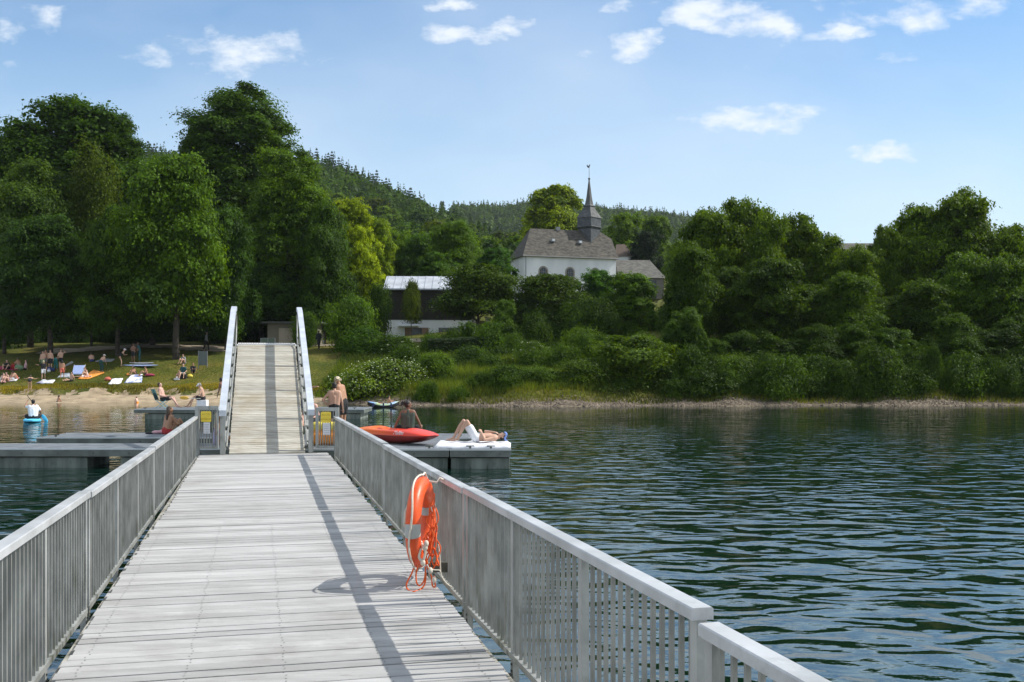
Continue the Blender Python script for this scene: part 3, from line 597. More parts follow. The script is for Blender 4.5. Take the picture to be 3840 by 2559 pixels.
def mass(name, label, n, xr, yr, kinds, leafs, colr, seed, per=70):
    rng = np.random.default_rng(seed); y = rng.uniform(*yr, n); t0 = rng.uniform(*xr, n); x = (t0*1.632-CX)*y/F; g = H(x, y)
    V = []; T = []
    k = rng.uniform(0, 1, n) < kinds
    for kk in (True, False):
        q = np.where(k == kk)[0]; m_ = len(q)
        if not m_: continue
        hh = rng.uniform(12, 18, m_) if kk else rng.uniform(9, 13, m_); rr = rng.uniform(3.0, 4.2, m_) if kk else rng.uniform(4, 5.6, m_)
        t = rng.uniform(0, 1, (m_, per)); a = rng.uniform(0, 2*np.pi, (m_, per))
        env = (1-t)**.85 if kk else np.sqrt(np.clip(1-(2*t-.9)**2, .05, 1))
        R_ = rr[:, None]*env*(rng.uniform(.6, 1, (m_, per)))
        p = np.stack([x[q][:, None]+R_*np.cos(a), y[q][:, None]+R_*np.sin(a), g[q][:, None]+t*hh[:, None]], -1).reshape(-1, 3)
        nn = nrm(np.stack([np.cos(a), np.sin(a), t*1.2-.1], -1).reshape(-1, 3) + rng.normal(size=(m_*per, 3))*.4)
        V.append(leafquads(rng, p, nn, leafs*rng.uniform(.7, 1.3, m_*per)*(1-(.75 if kk else .2)*t.ravel()), .8)); T.append(np.clip(np.repeat(rng.normal(.3 if kk else .6, .2, m_), per)+rng.normal(0, .1, m_*per), 0, 1))
    V = np.vstack(V); c = V.mean(0); me = fast_mesh(name, V - c, 4, LEAF, np.concatenate(T))
    o = linkmesh(name, me, None, tuple(c), color=GR(colr)); tag(o, label, 'forest', kind='stuff'); return o
mass('hillside_forest', 'dense mixed wood covering the slope behind the church and park', 2600, (-60, 1420), (210, 560), .35, 1.0, (.034,.062,.016), 21, 130)
mass('distant_forest', 'bluish green wood on the far ridge right of the church tower', 3400, (1040, 2000), (830, 1130), .45, 1.7, (.040,.066,.022), 22, 70)

# --- long grass on the banks, and stones at the water line
def grass_mass(name, label, n, region, hh, color, seed, w=.03):
    rng = np.random.default_rng(seed); x, y = region(rng, n); z = H(x, y)
    h = rng.uniform(*hh, n); a = rng.uniform(0, np.pi, n); lean = rng.normal(size=(n, 2))*.25
    b = np.stack([np.cos(a)*w, np.sin(a)*w, np.zeros(n)], 1); base = np.stack([x, y, z-.03], 1)
    tip = base + np.stack([lean[:, 0]*h, lean[:, 1]*h, h], 1)
    V = np.stack([base-b, base+b, tip], 1).reshape(-1, 3); c = V.mean(0)
    tone = np.clip(.5 + .35*np.sin(x*.35+y*.8) + rng.normal(0, .25, n), 0, 1)
    o = linkmesh(name, fast_mesh(name, V-c, 3, LEAF, tone), None, tuple(c), color=color); tag(o, label, 'grass', kind='stuff')
def reg(x0, x1, d0, d1):
    def f(rng, n):
        x = rng.uniform(x0, x1, n); y = shore(x) + rng.uniform(d0, d1, n); return x, y
    return f
grass_mass('tall_grass', 'uneven dry grass fringe between lawn and beach', 16000, reg(-46, -9.5, 3.9, 5.6), (.06, .22), (.17, .155, .035), 1)
grass_mass('short_grass', 'short sunlit lawn grass on the left bank', 26000, reg(-46, -9.5, 6, 13), (.03, .11), (.12, .13, .022), 2, .03)
grass_mass('meadow_grass', 'tall green grass on the bank between the bushes', 34000, reg(-15, 8, 2.5, 22), (.25, .7), (.068, .108, .024), 3, .035)
grass_mass('shore_grass', 'grass tufts along the right shore', 16000, reg(-8, 40, .9, 5), (.1, .45), (.075, .095, .026), 4, .035)
def stones(name, label, n, reg_, smax, m, seed):
    rng = np.random.default_rng(seed); x, y = reg_(rng, n); z = H(x, y)
    u = np.array([[1,0,0],[-1,0,0],[0,1,0],[0,-1,0],[0,0,.6],[0,0,-.6]]); fc = [(0,2,4),(2,1,4),(1,3,4),(3,0,4),(2,0,5),(1,2,5),(3,1,5),(0,3,5)]
    s = smax*rng.uniform(.15, 1, n)**2 + .04; v = u[None]*s[:, None, None]*rng.uniform(.6, 1.3, (n, 6, 3)) + np.stack([x, y, z], 1)[:, None]
    V = v[:, np.array(fc).ravel()].reshape(-1, 3); c = V.mean(0); o = linkmesh(name, fast_mesh(name, V-c, 3, m), None, tuple(c)); tag(o, label, 'stones', kind='stuff')
STONE = mat('shore_stone', (.075,.058,.04), .9, .3, .9, 0, col2=(.17,.135,.10), island=.5)
stones('shore_gravel', 'pale stones and gravel strewn along the water line', 5000, reg(-12, 40, -.4, 1.5), .09, STONE, 5)
stones('beach_gravel', 'small pebbles scattered over the left beach', 1500, reg(-46, -9, -.3, 4.2), .05, STONE, 6)

# ------------------------------------------------------------------ buildings
WHITE = mat('white_render', (.60,.62,.64), .9, .06, .35, .01, col2=(.74,.75,.76), bscale=8, stretch=(1,1,.4), detail=9)
SLATE = mat('slate_roof', (.034,.031,.026), .85, .3, 1.6, .03, col2=(.078,.070,.055), stretch=(1,1,2.2), bscale=7, detail=8)
SLATE_D = mat('dark_slate', (.035,.042,.050), .55, .2, 2, .02, col2=(.06,.066,.07), bscale=8)
ZINC = mat('zinc_roof', (.36,.39,.43), .5, .10, .8, 0, metal=.1, col2=(.42,.45,.49)); ZSEAM = mat('zinc_seam', (.30,.33,.37), .5, .05)
GLASSD = mat('dark_window_glass', (.02,.025,.03), .15, .2); STONEW = mat('stone_surround', (.26,.23,.19), .9, .15, 3)
WOODD = mat('dark_larch', (.022,.022,.018), .85, .3, 6, .01, col2=(.045,.042,.034), stretch=(1,1,6)); GUT = mat('gutter_zinc', (.20,.21,.22), .5, .1)
WOODB = mat('brown_shutter', (.20,.13,.085), .8, .2, 4)
class Frame:
    def __init__(s, o, yaw): s.o = Vector(o); s.c, s.s = math.cos(yaw), math.sin(yaw)
    def __call__(s, x, y, z): return (s.o.x + x*s.c - y*s.s, s.o.y + x*s.s + y*s.c, s.o.z + z)
def church():
    Z = 170; k = 1.0; yaw = R(18)
    L_, Wd = 16.3, 7.2
    o = Vector((SX(1966, Z), Z, 0)); gz = 12.0; fr = Frame((o.x, o.y, 0), yaw)
    ev = S(0, 960, Z).z; rg = S(0, 858, Z).z + .6
    root = thing('church', 'white village church with slate roof and slate spire on a dark square tower', 'church', (o.x, o.y, gz))
    b = MB(fr); b.box((0, 0, gz-1), (L_, Wd, ev)); b.build('wall', WHITE, root)
    # roof: hipped at the left, half-hipped at the right; overhanging eaves
    e = .38; x0, x1, y0, y1 = -e, L_+e, -e, Wd+e; ym = Wd/2; hx = 2.3
    r = MB(fr); zc = rg - 1.35; tt = (rg - zc)/(rg - ev); ya = y0 + (ym-y0)*(1-tt); yb = y1 - (y1-ym)*(1-tt)
    P = [(x0,y0,ev),(x1,y0,ev),(x1,y1,ev),(x0,y1,ev),(hx,ym,rg),(x1-1.9,ym,rg),(x1-.1,ya,zc),(x1-.1,yb,zc)]
    r.add(P, [(0,1,6,5,4),(3,0,4),(2,3,4,5,7),(6,7,5),(1,2,7,6),(0,3,2,1)]); rf = r.build('roof', SLATE, root)
    g = MB(fr); g.tube([(x0,y0-.05,ev-.02),(x1,y0-.05,ev-.02)], .07, 6); g.build('gutter', GUT, root)
    g = MB(fr); g.tube([(.25,-.1,ev),(.25,-.1,gz)], .06, 6); g.build('downpipe', GUT, root)
    for i, (x, t) in enumerate(((5.6, .55), (10.4, .52))):
        y = y0 + (ym-y0)*t; z = ev + (rg-ev)*t
        w = MB(fr); w.box((x-.28, y-.45, z-.05), (x+.28, y+.1, z+.42)); sk = w.build('roof_vent', ZSEAM, rf)
        w = MB(fr); w.box((x-.2, y-.46, z+.05), (x+.2, y-.455, z+.35)); w.build('pane', WHITE, sk)
    for cx in (5.4, 10.1, 14.6):
        zt = ev - 2.05; hw = .62
        def arch(wd, ht, y, zb):
            pts = [(cx-2.1-wd, y, zb), (cx-2.1+wd, y, zb)]
            for a in range(0, 181, 15): pts.append((cx-2.1 + wd*math.cos(R(a)), y, ht + wd*math.sin(R(a))))
            return pts
        for nm, wd, m, y, par in (('window', .85, STONEW, -.05, root), ('glass', .60, GLASSD, -.10, None)):
            p = arch(wd, zt-.35, y, gz+1.2); q = [(a, .03, c) for a, b_, c in p]; n = len(p)
            mbb = MB(fr); mbb.add(p + q, [tuple(range(n))] + [(i, (i+1) % n, n+(i+1) % n, n+i) for i in range(n)])
            if nm == 'window': fo = mbb.build('window', m, par)
            else: mbb.build('glass', m, fo)
        mbb = MB(fr)
        for dx in (-.3, 0, .3): mbb.box((cx-2.1+dx-.015, -.13, gz+1.2), (cx-2.1+dx+.015, -.105, zt+.1))
        for dz in range(5): mbb.box((cx-2.7, -.128, zt-.5-dz*.6), (cx-1.5, -.108, zt-.47-dz*.6))
        mbb.build('glazing_bars', GUT, fo)
    # tower
    tz = lambda sy: S(0, sy, Z+3).z
    def sq(cx, cy, hw, z, rot=R(38)):
        return [(cx + hw*math.sqrt(2)*math.cos(rot+R(45)+i*math.pi/2), cy + hw*math.sqrt(2)*math.sin(rot+R(45)+i*math.pi/2), z) for i in range(4)]
    tcx, tcy = 12.9, ym; rot = R(32)
    lv = [(1.28, ev+.5), (1.28, tz(848)), (1.55, tz(840)), (1.46, tz(838)), (1.44, tz(806)), (1.5, tz(803))]
    t = MB(fr)
    for i in range(len(lv)-1):
        a = sq(tcx, tcy, lv[i][0], lv[i][1], rot); c = sq(tcx, tcy, lv[i+1][0], lv[i+1][1], rot)
        t.add(a + c, [(0,1,5,4),(1,2,6,5),(2,3,7,6),(3,0,4,7)])
    tw = t.build('tower', SLATE_D, root)
    lv = [(1.56, tz(805)), (1.30, tz(793)), (.86, tz(775)), (.64, tz(762)), (.76, tz(759)), (.52, tz(752)), (.34, tz(725)), (.07, tz(657))]
    t = MB(fr)
    for i in range(len(lv)-1):
        a = sq(tcx, tcy, lv[i][0], lv[i][1], rot); c = sq(tcx, tcy, lv[i+1][0], lv[i+1][1], rot)
        t.add(a + c, [(0,1,5,4),(1,2,6,5),(2,3,7,6),(3,0,4,7)])
    a = sq(tcx, tcy, 1.56, tz(805), rot); t.add(a, [(3,2,1,0)])
    sp = t.build('spire', mat('spire_slate', (.035,.04,.042), .7, .25, 2, .02, col2=(.075,.08,.08), bscale=8), root)
    c = MB(fr); c.ell((tcx, tcy, tz(653)), (.2, .2, .2)); c.tube([(tcx, tcy, tz(655)), (tcx, tcy, tz(612))], .035, 6)
    cr = c.build('finial', SLATE_D, sp, smooth=True)
    c = MB(fr); z = tz(608)
    c.add([(tcx-.05+p[0]*1.0, tcy+q, z+p[1]) for q in (-.03, .03) for p in ((-.32,.0),(-.1,-.15),(.1,-.12),(.16,.25),(.28,.34),(.12,.48),(-.02,.2),(-.2,.22),(-.34,.42),(-.4,.2))],
          [tuple(range(10)), tuple(range(19, 9, -1))] + [(i, (i+1) % 10, 10+(i+1) % 10, 10+i) for i in range(10)])
    c.build('weathercock', SLATE_D, sp)
    c = MB(fr); c.box((6.9, ym-.3, rg-.2), (7.5, ym+.3, rg+.42)); c.build('chimney', GUT, rf)
church()
def gable(name, label, cat, Z, sx0, sx1, syridge, syeave, dep, syb, yaw=0, m=SLATE, wall=WHITE, hip=0, hipl=0):
    x0, x1 = SX(sx0, Z), SX(sx1, Z); zr = S(0, syridge, Z).z; ze = S(0, syeave, Z).z; zb = S(0, syb, Z).z
    fr = Frame((x0, Z, 0), yaw); L_ = (x1-x0); root = thing(name, label, cat, (x0, Z, zb))
    b = MB(fr); b.box((.3, .3, zb), (L_-.3, dep-.3, ze)); 
    if not hip: b.add([(.3, .3, ze), (.3, dep-.3, ze), (.3, dep/2, zr-.15), (L_-.3, .3, ze), (L_-.3, dep-.3, ze), (L_-.3, dep/2, zr-.15)], [(0,1,2), (3,5,4)])
    b.build('wall', wall, root)
    r = MB(fr); r.add([(0,0,ze),(L_,0,ze),(L_,dep,ze),(0,dep,ze),(hipl,dep/2,zr),(L_-hip,dep/2,zr)], [(0,1,5,4),(2,3,4,5),(1,2,5),(3,0,4),(0,3,2,1)]); r.build('roof', m, root)
    return root, fr, L_, zb, ze, zr
GREYT = mat('grey_roof_tiles', (.075,.075,.066), .85, .2, 1.5, .03, col2=(.12,.115,.10), stretch=(1,1,2.5), detail=8)
BARNW = mat('barn_wall', (.12,.11,.095), .9, .2, 1)
rt, fr, L_, zb, ze, zr = gable('barn', 'long low barn with grey slate roof right of the church', 'barn', 176, 2322, 2500, 965, 1042, 9, 1120, R(4), GREYT, BARNW, 1.9)
b = MB(fr); b.box((3.6, .2, zb), (6.4, .28, ze-.35)); b.build('opening', GLASSD, rt)
gable('house', 'small house with brown roof peeping out between church and yew', 'house', 196, 2305, 2378, 908, 962, 8, 1100, R(-10), mat('brown_tiles', (.085,.06,.045), .85, .2, 2), WHITE, 2)
rt, *_ = gable('farmhouse', 'large farmhouse with grey roof hidden behind the right bank trees', 'house', 132, 2700, 3430, 893, 1028, 11, 1190, R(0), GREYT, WHITE, 3, 3)
gable('shed', 'small shed with pale roof glimpsed left of the right bank trees', 'shed', 140, 2562, 2640, 955, 985, 5, 1080, 0, ZINC, WHITE)
def metal_house():
    Z = 114; x0, x1 = SX(1446, Z), SX(1775, Z); zr, ze, zm, zb = (S(0, s, Z).z for s in (1023, 1083, 1200, 1266))
    fr = Frame((x0, Z, 0), R(2)); L_ = x1-x0; dep = 8
    root = thing('boathouse', 'white and dark timber house under a pale standing seam metal roof', 'house', (x0, Z, zb))
    b = MB(fr); b.box((0, .15, zb-1.5), (L_, dep, zm)); b.build('lower_wall', WHITE, root)
    b = MB(fr); b.box((.05, .3, zm), (L_-.05, dep-.1, ze-.05)); up = b.build('upper_wall', WOODD, root)
    b = MB(fr); z = zm + .1
    while z < ze - .15: b.box((.0, .02, z), (L_, .12, z+.09)); z += .20
    b.build('timber_louvres', WOODD, root)
    b = MB(fr); y2 = 4.4
    b.add([(-.25,-.35,ze),(L_+.25,-.35,ze),(L_+.25,y2,zr),(-.25,y2,zr),(-.25,dep+.3,ze),(L_+.25,dep+.3,ze),(-.25,-.35,ze-.15),(L_+.25,-.35,ze-.15),(L_+.25,dep+.3,ze-.15),(-.25,dep+.3,ze-.15)],
          [(0,1,2,3),(3,2,5,4),(0,6,7,1),(6,9,8,7),(0,3,4,9,6),(1,7,8,5,2),(4,5,8,9)]); rf = b.build('roof', ZINC, root)
    b = MB(fr); x = 0
    while x < L_: b.beam((x, -.36, ze+.02), (x, y2, zr+.02), .04, .07); x += .85
    b.build('seams', ZSEAM, rf)
    for i, (a, c, m) in enumerate(((2.1, 4.7, WOODB), (5.8, 8.2, GLASSD))):
        b = MB(fr); b.box((a, .09, zb-.6), (c, .146, zm-.85)); w = b.build('window', m, root)
        if m is WOODB:
            b = MB(fr); b.box((a+.75, .06, zb-.6), (c-.75, .088, zm-.9)); b.build('glass', GLASSD, w)
    b = MB(fr); b.box((1.4, -.55, zm-.72), (3.6, .145, zm-.6)); b.build('canopy', WHITE, root)
metal_house()
def pillar(sx, lab):
    Z = 108; p = S(sx, 1262, Z); b = MB(); zt = S(0, 1193, Z).z; n = 7
    b.box((p.x-.24, Z-.24, p.z-.8), (p.x+.24, Z+.24, zt)); b.box((p.x-.29, Z-.29, zt), (p.x+.29, Z+.29, zt+.08))
    single(b, 'stone_pillar', mat('whitewashed_stone', (.20,.19,.17), .9, .2, 5, .03, col2=(.72,.71,.68), thr=(.40, .48)), lab, 'pillar')
pillar(1775, 'white patchy stone pillar nearest to the metal roofed house'); pillar(1829, 'white patchy stone pillar right of its twin, farther from the house')
b = MB(); p = S(1800, 1262, 109.3); b.box((p.x-.72, 109.1, p.z-.8), (p.x+.72, 109.4, S(0, 1203, 109).z)); single(b, 'brown_wall', mat('fieldstone', (.15,.12,.095), .9, .25, 3, .03, col2=(.26,.22,.18)), 'low brown wall panel between the two white patchy pillars', 'wall')
# kiosk behind the gangway
def kiosk():
    Z = 101; x0, x1 = SX(1003, Z), SX(1190, Z); zb = Hs(x0, Z)-.4; zt = S(0, 1207, Z).z
    root = thing('kiosk', 'low beige kiosk with roller shutter in the tree shade behind the gangway', 'kiosk', (x0, Z, zb))
    BE = mat('kiosk_wall', (.17,.16,.12), .9, .1, 1); SH = mat('roller_shutter', (.36,.31,.24), .6, .06, 1)
    b = MB(); b.box((x0, Z, zb), (x1, Z+4, zt-.18)); b.build('wall', BE, root)
    b = MB(); b.box((x0-.5, Z-.6, zt-.18), (x1+.5, Z+4.5, zt)); b.build('roof', mat('kiosk_roof', (.06,.07,.06), .8, .1), root)
    b = MB(); a, c = SX(1046, Z), SX(1098, Z); zs = S(0, 1228, Z).z
    z = zb+.05
    while z < zs-.09: b.box((a, Z-.06, z), (c, Z-.02, z+.085)); z += .09
    b.build('roller_shutter', SH, root)
    b = MB(); b.box((SX(1112, Z), Z-.05, zb), (SX(1150, Z), Z-.01, zs)); b.build('door', SH, root)
kiosk()
def panel_fence(sx0, sx1, sy0, Z, lab):
    x0, x1 = SX(sx0, Z), SX(sx1, Z); zt = S(0, sy0, Z).z; zb = min(Hs(x0, Z), zt-1); root = thing('fence_panel', lab, 'fence', (x0, Z, zb))
    for x in (x0, (x0+x1)/2, x1):
        b = MB(); b.box((x-.03, Z-.03, zb), (x+.03, Z+.03, zt)); b.build('post', GUT, root)
    b = MB(); b.box((x0, Z-.015, zt-.04), (x1, Z+.015, zt)); b.box((x0, Z-.015, zt-.9), (x1, Z+.015, zt-.86)); b.build('frame', GUT, root)
    b = MB(); b.box((x0+.03, Z-.006, zt-.86), (x1-.03, Z+.006, zt-.04)); b.build('mesh', mat('pale_panel', (.10,.13,.10), .8, .1, 9), root)
panel_fence(978, 1031, 1268, 96, 'low pale mesh fence panel in front of the dark kiosk opening')
# raised hut glimpsed right of the gangway
Z = 104; x0, x1 = SX(1206, Z), SX(1262, Z); zt = S(0, 1174, Z).z; zb = Hs(x0, Z)
root = thing('lookout_hut', 'small dark hut with a light roof edge right behind the gangway top', 'hut', (x0, Z, zb))
b = MB(); b.box((x0+.1, Z, S(0, 1217, Z).z), (x1, Z+2, zt)); b.build('wall', mat('hut_dark', (.02,.022,.025), .8, .1), root)
b = MB(); b.box((x0-.1, Z-.3, zt), (x1+.2, Z+2.3, zt+.22)); b.build('roof', mat('hut_edge', (.35,.34,.33), .7, .1), root)
for x in (x0+.15, x1-.15):
    b = MB(); b.box((x-.06, Z-.02, zb-.3), (x+.06, Z+.1, S(0, 1217, Z).z)); b.build('post', GUT, root)
def notice_board():
    Z = 89.5; x0, x1 = SX(744, Z), SX(777, Z); zt = S(0, 1316, Z).z; zb = Hs(x0, Z)
    root = thing('notice_board', 'grey notice board on two thin posts seen from behind on the lawn', 'notice board', (x0, Z, zb))
    for x in (x0, x1):
        b = MB(); b.tube([(x, Z, zb-.2), (x, Z, zt)], .035, 8); b.build('post', GUT, root)
    b = MB(); b.box((x0+.04, Z-.03, zt-1.25), (x1-.04, Z+.03, zt-.03)); b.build('board', mat('board_back', (.10,.12,.115), .6, .08, 3), root)
notice_board()
# a thin rail fence and its post on the meadow
Z = 108; root = thing('rail_fence', 'thin pale rail fence with one dark post on the sunlit meadow', 'fence', (SX(1868, Z), Z, Hs(SX(1868, Z), Z)))
b = MB(); b.beam(S(1862, 1245, Z), S(1945, 1245, Z), .05, .06); b.build('rail', GUT, root)
for sx in (1868, 1902, 1940):
    b = MB(); p = S(sx, 1245, Z); b.box((p.x-.06, Z-.05, Hs(p.x, Z)-.2), (p.x+.06, Z+.07, p.z+.05)); b.build('post', WOODD, root)

# ------------------------------------------------------------------ floating walkway
AL = math.atan(960/3900); CA, SA = math.cos(AL), math.sin(AL)
def W(u, v, z): return (-u*SA + v*CA, u*CA + v*SA, z)
def UZ(Z, v): return (Z - v*SA)/CA            # distance along the walkway at which depth Z is met
WDECK = mat('weathered_deck_wood', (.355,.352,.345), .85, .07, 2.2, .003, col2=(.395,.395,.39), stretch=(1.0,9,9), bscale=14, island=.2, detail=7, spec=.3)
add_stain(WDECK, .9, (.22,.215,.20), .55, .50, .68); add_stain(WDECK, 3.5, (.16,.14,.11), .6, .66, .74, (1, 3, 3))
# let the grain run across the walkway
for n_ in WDECK.node_tree.nodes:
    if n_.type == 'MAPPING' and n_.name == 'Mapping': n_.inputs['Rotation'].default_value = (0, 0, -AL); n_.inputs['Scale'].default_value = (.8, 5, 5)
ALU = mat('painted_aluminium', (.29,.30,.285), .42, .10, 3, .0015, metal=.2, col2=(.37,.38,.365), bscale=30)
ALU2 = mat('rail_bars', (.20,.205,.19), .5, .14, 4, 0, metal=.1, col2=(.27,.275,.255))  # bars darkened in base colour to stand for their shaded inner faces
CAPM = mat('handrail_aluminium', (.40,.41,.41), .38, .08, 2, .001, metal=.15, col2=(.50,.51,.52), bscale=20)  # handrail copy lightened, its sunlit top put into the base colour
def add_algae(m, zlo, zhi, col, amt=.8):
    """algae and grime growing upwards from the foot of the metalwork"""
    nt = m.node_tree; N = nt.nodes; L = nt.links; b = N['Principled BSDF']; lk = b.inputs['Base Color'].links[0]; src = lk.from_socket
    g = N.new('ShaderNodeNewGeometry'); s = N.new('ShaderNodeSeparateXYZ'); L.new(g.outputs['Position'], s.inputs[0])
    mr = N.new('ShaderNodeMapRange'); mr.inputs[1].default_value = zhi; mr.inputs[2].default_value = zlo; L.new(s.outputs[2], mr.inputs[0])
    n = N.new('ShaderNodeTexNoise'); n.inputs['Scale'].default_value = 9; n.inputs['Detail'].default_value = 8; mp = N.new('ShaderNodeMapping'); mp.inputs['Scale'].default_value = (1, 1, .28)
    L.new(g.outputs['Position'], mp.inputs[0]); L.new(mp.outputs[0], n.inputs['Vector'])
    q = N.new('ShaderNodeMath'); q.operation = 'MULTIPLY_ADD'; q.use_clamp = True; L.new(n.outputs[0], q.inputs[0]); q.inputs[1].default_value = 7; q.inputs[2].default_value = -3.75
    w = N.new('ShaderNodeMath'); w.operation = 'MULTIPLY'; L.new(q.outputs[0], w.inputs[0]); L.new(mr.outputs[0], w.inputs[1])
    w2 = N.new('ShaderNodeMath'); w2.operation = 'MULTIPLY'; L.new(w.outputs[0], w2.inputs[0]); w2.inputs[1].default_value = amt
    mx = N.new('ShaderNodeMix'); mx.data_type = 'RGBA'; L.new(w2.outputs[0], mx.inputs[0]); L.new(src, mx.inputs[6]); mx.inputs[7].default_value = (*col, 1); L.new(mx.outputs[2], b.inputs['Base Color'])
add_stain(CAPM, 2.2, (.20,.21,.19), .5, .52, .66); add_stain(CAPM, 9, (.62,.62,.60), .7, .70, .74)
add_stain(ALU, 6, (.14,.14,.115), .6, .58, .70, (1, 1, .35)); add_stain(ALU2, 7, (.13,.13,.10), .55, .58, .70, (1, 1, .3))
add_algae(ALU, .5, 1.25, (.075,.08,.045), .9); add_algae(ALU2, .5, 1.3, (.09,.09,.05), .85)
DARKM = mat('dark_wet_steel', (.035,.045,.038), .6, .3, 5, .003, col2=(.08,.085,.07)); BEAM = mat('mossy_edge_beam', (.16,.15,.12), .9, .35, 7, .01, col2=(.32,.31,.27))
CONC = mat('float_concrete', (.085,.11,.095), .85, .25, 1.2, .01, col2=(.17,.195,.175), stretch=(2.5,2.5,.35), bscale=9)
add_algae(CONC, -.05, .22, (.018,.035,.014), .95); add_stain(CONC, 2.5, (.26,.27,.25), .5, .56, .70, (2.5, 2.5, .3))
DZ = .60
pier = thing('floating_walkway', 'long floating walkway of bleached grey planks leading to the gangway', 'walkway', W(12, .17, .0))
b = MB(W); rp = random.Random(2); u = 0.6; pitch = .142
VL = lambda u: -1.19 + .02*math.sin(u*.5); VR = lambda u: 1.49 + .004*u
while u < 24.0:
    jl, jr = rp.uniform(-.02, .015), rp.uniform(-.015, .02); dz = rp.uniform(-.004, .004); sk = rp.uniform(-.004, .004); gp = rp.uniform(.009, .017) if rp.random() < .9 else rp.uniform(.022, .036)
    a0, a1 = u, u + pitch - gp
    l, r = VL(u)+jl, VR(u)+jr
    b.add([(a0-sk,l,DZ-.035),(a0+sk,r,DZ-.035),(a1+sk,r,DZ-.035),(a1-sk,l,DZ-.035),(a0-sk,l,DZ-.004+dz),(a0+sk,r,DZ-.004+dz),(a1+sk,r,DZ-.004+dz),(a1-sk,l,DZ-.004+dz),
           (a0-sk+.006,l,DZ+dz),(a0+sk+.006,r,DZ+dz),(a1+sk-.006,r,DZ+dz),(a1-sk-.006,l,DZ+dz)],
          [(0,3,2,1),(0,1,5,4),(2,3,7,6),(1,2,6,5),(3,0,4,7),(4,5,9,8),(6,7,11,10),(5,6,10,9),(7,4,8,11),(8,9,10,11)])
    u += pitch
b.build('deck_planks', WDECK, pier)
b = MB(W); u = .6; q_ = random.Random(8)
while u < 13:
    for v in (-1.08, -.42, .18, .80, 1.38):
        for du in (.035, .10):
            x, y = u+du+q_.uniform(-.008, .008), v+q_.uniform(-.012, .012); b.add([(x+.006*math.cos(a*1.047), y+.006*math.sin(a*1.047), DZ+.0052) for a in range(6)], [(0,1,2,3,4,5)])
    u += pitch
b.build('screws', DARKM, pier)
for v0, v1 in ((-1.25, -1.13), (1.42, 1.56)):
    b = MB(W); b.box((.5, v0, DZ-.20), (24, v1, DZ-.04)); b.build('edge_beam', BEAM, pier)
b = MB(W)
for u in range(1, 25, 2): b.box((u, -1.12, DZ-.14), (u+.1, 1.41, DZ-.045))
b.box((.5, .1, DZ-.2), (24, .25, DZ-.141)); b.build('joists', DARKM, pier)
for u in (1.2, 5.6, 10, 14.4, 18.8, 22):
    b = MB(W); b.box((u, -.95, -.5), (u+2.0, 1.25, DZ-.22)); b.build('float', CONC, pier)
def stat(us, hs):   # rail top height along u
    return lambda u: EYE - float(np.interp(u, us, hs))
top_R = stat([1, 4, 8.4, 14, 23.5], [.95, .955, .965, 1.0, 1.05]); top_L = stat([4, 9, 14.6, 24], [.952, .985, 1.03, 1.04])
vR = lambda u: float(np.interp(u, [1, 4, 8.4, 14, 24], [1.76, 1.735, 1.69, 1.70, 1.72])); vL = lambda u: float(np.interp(u, [3, 9, 14.6, 24], [-1.385, -1.345, -1.345, -1.29]))
BOT = .53
bal_me = {}
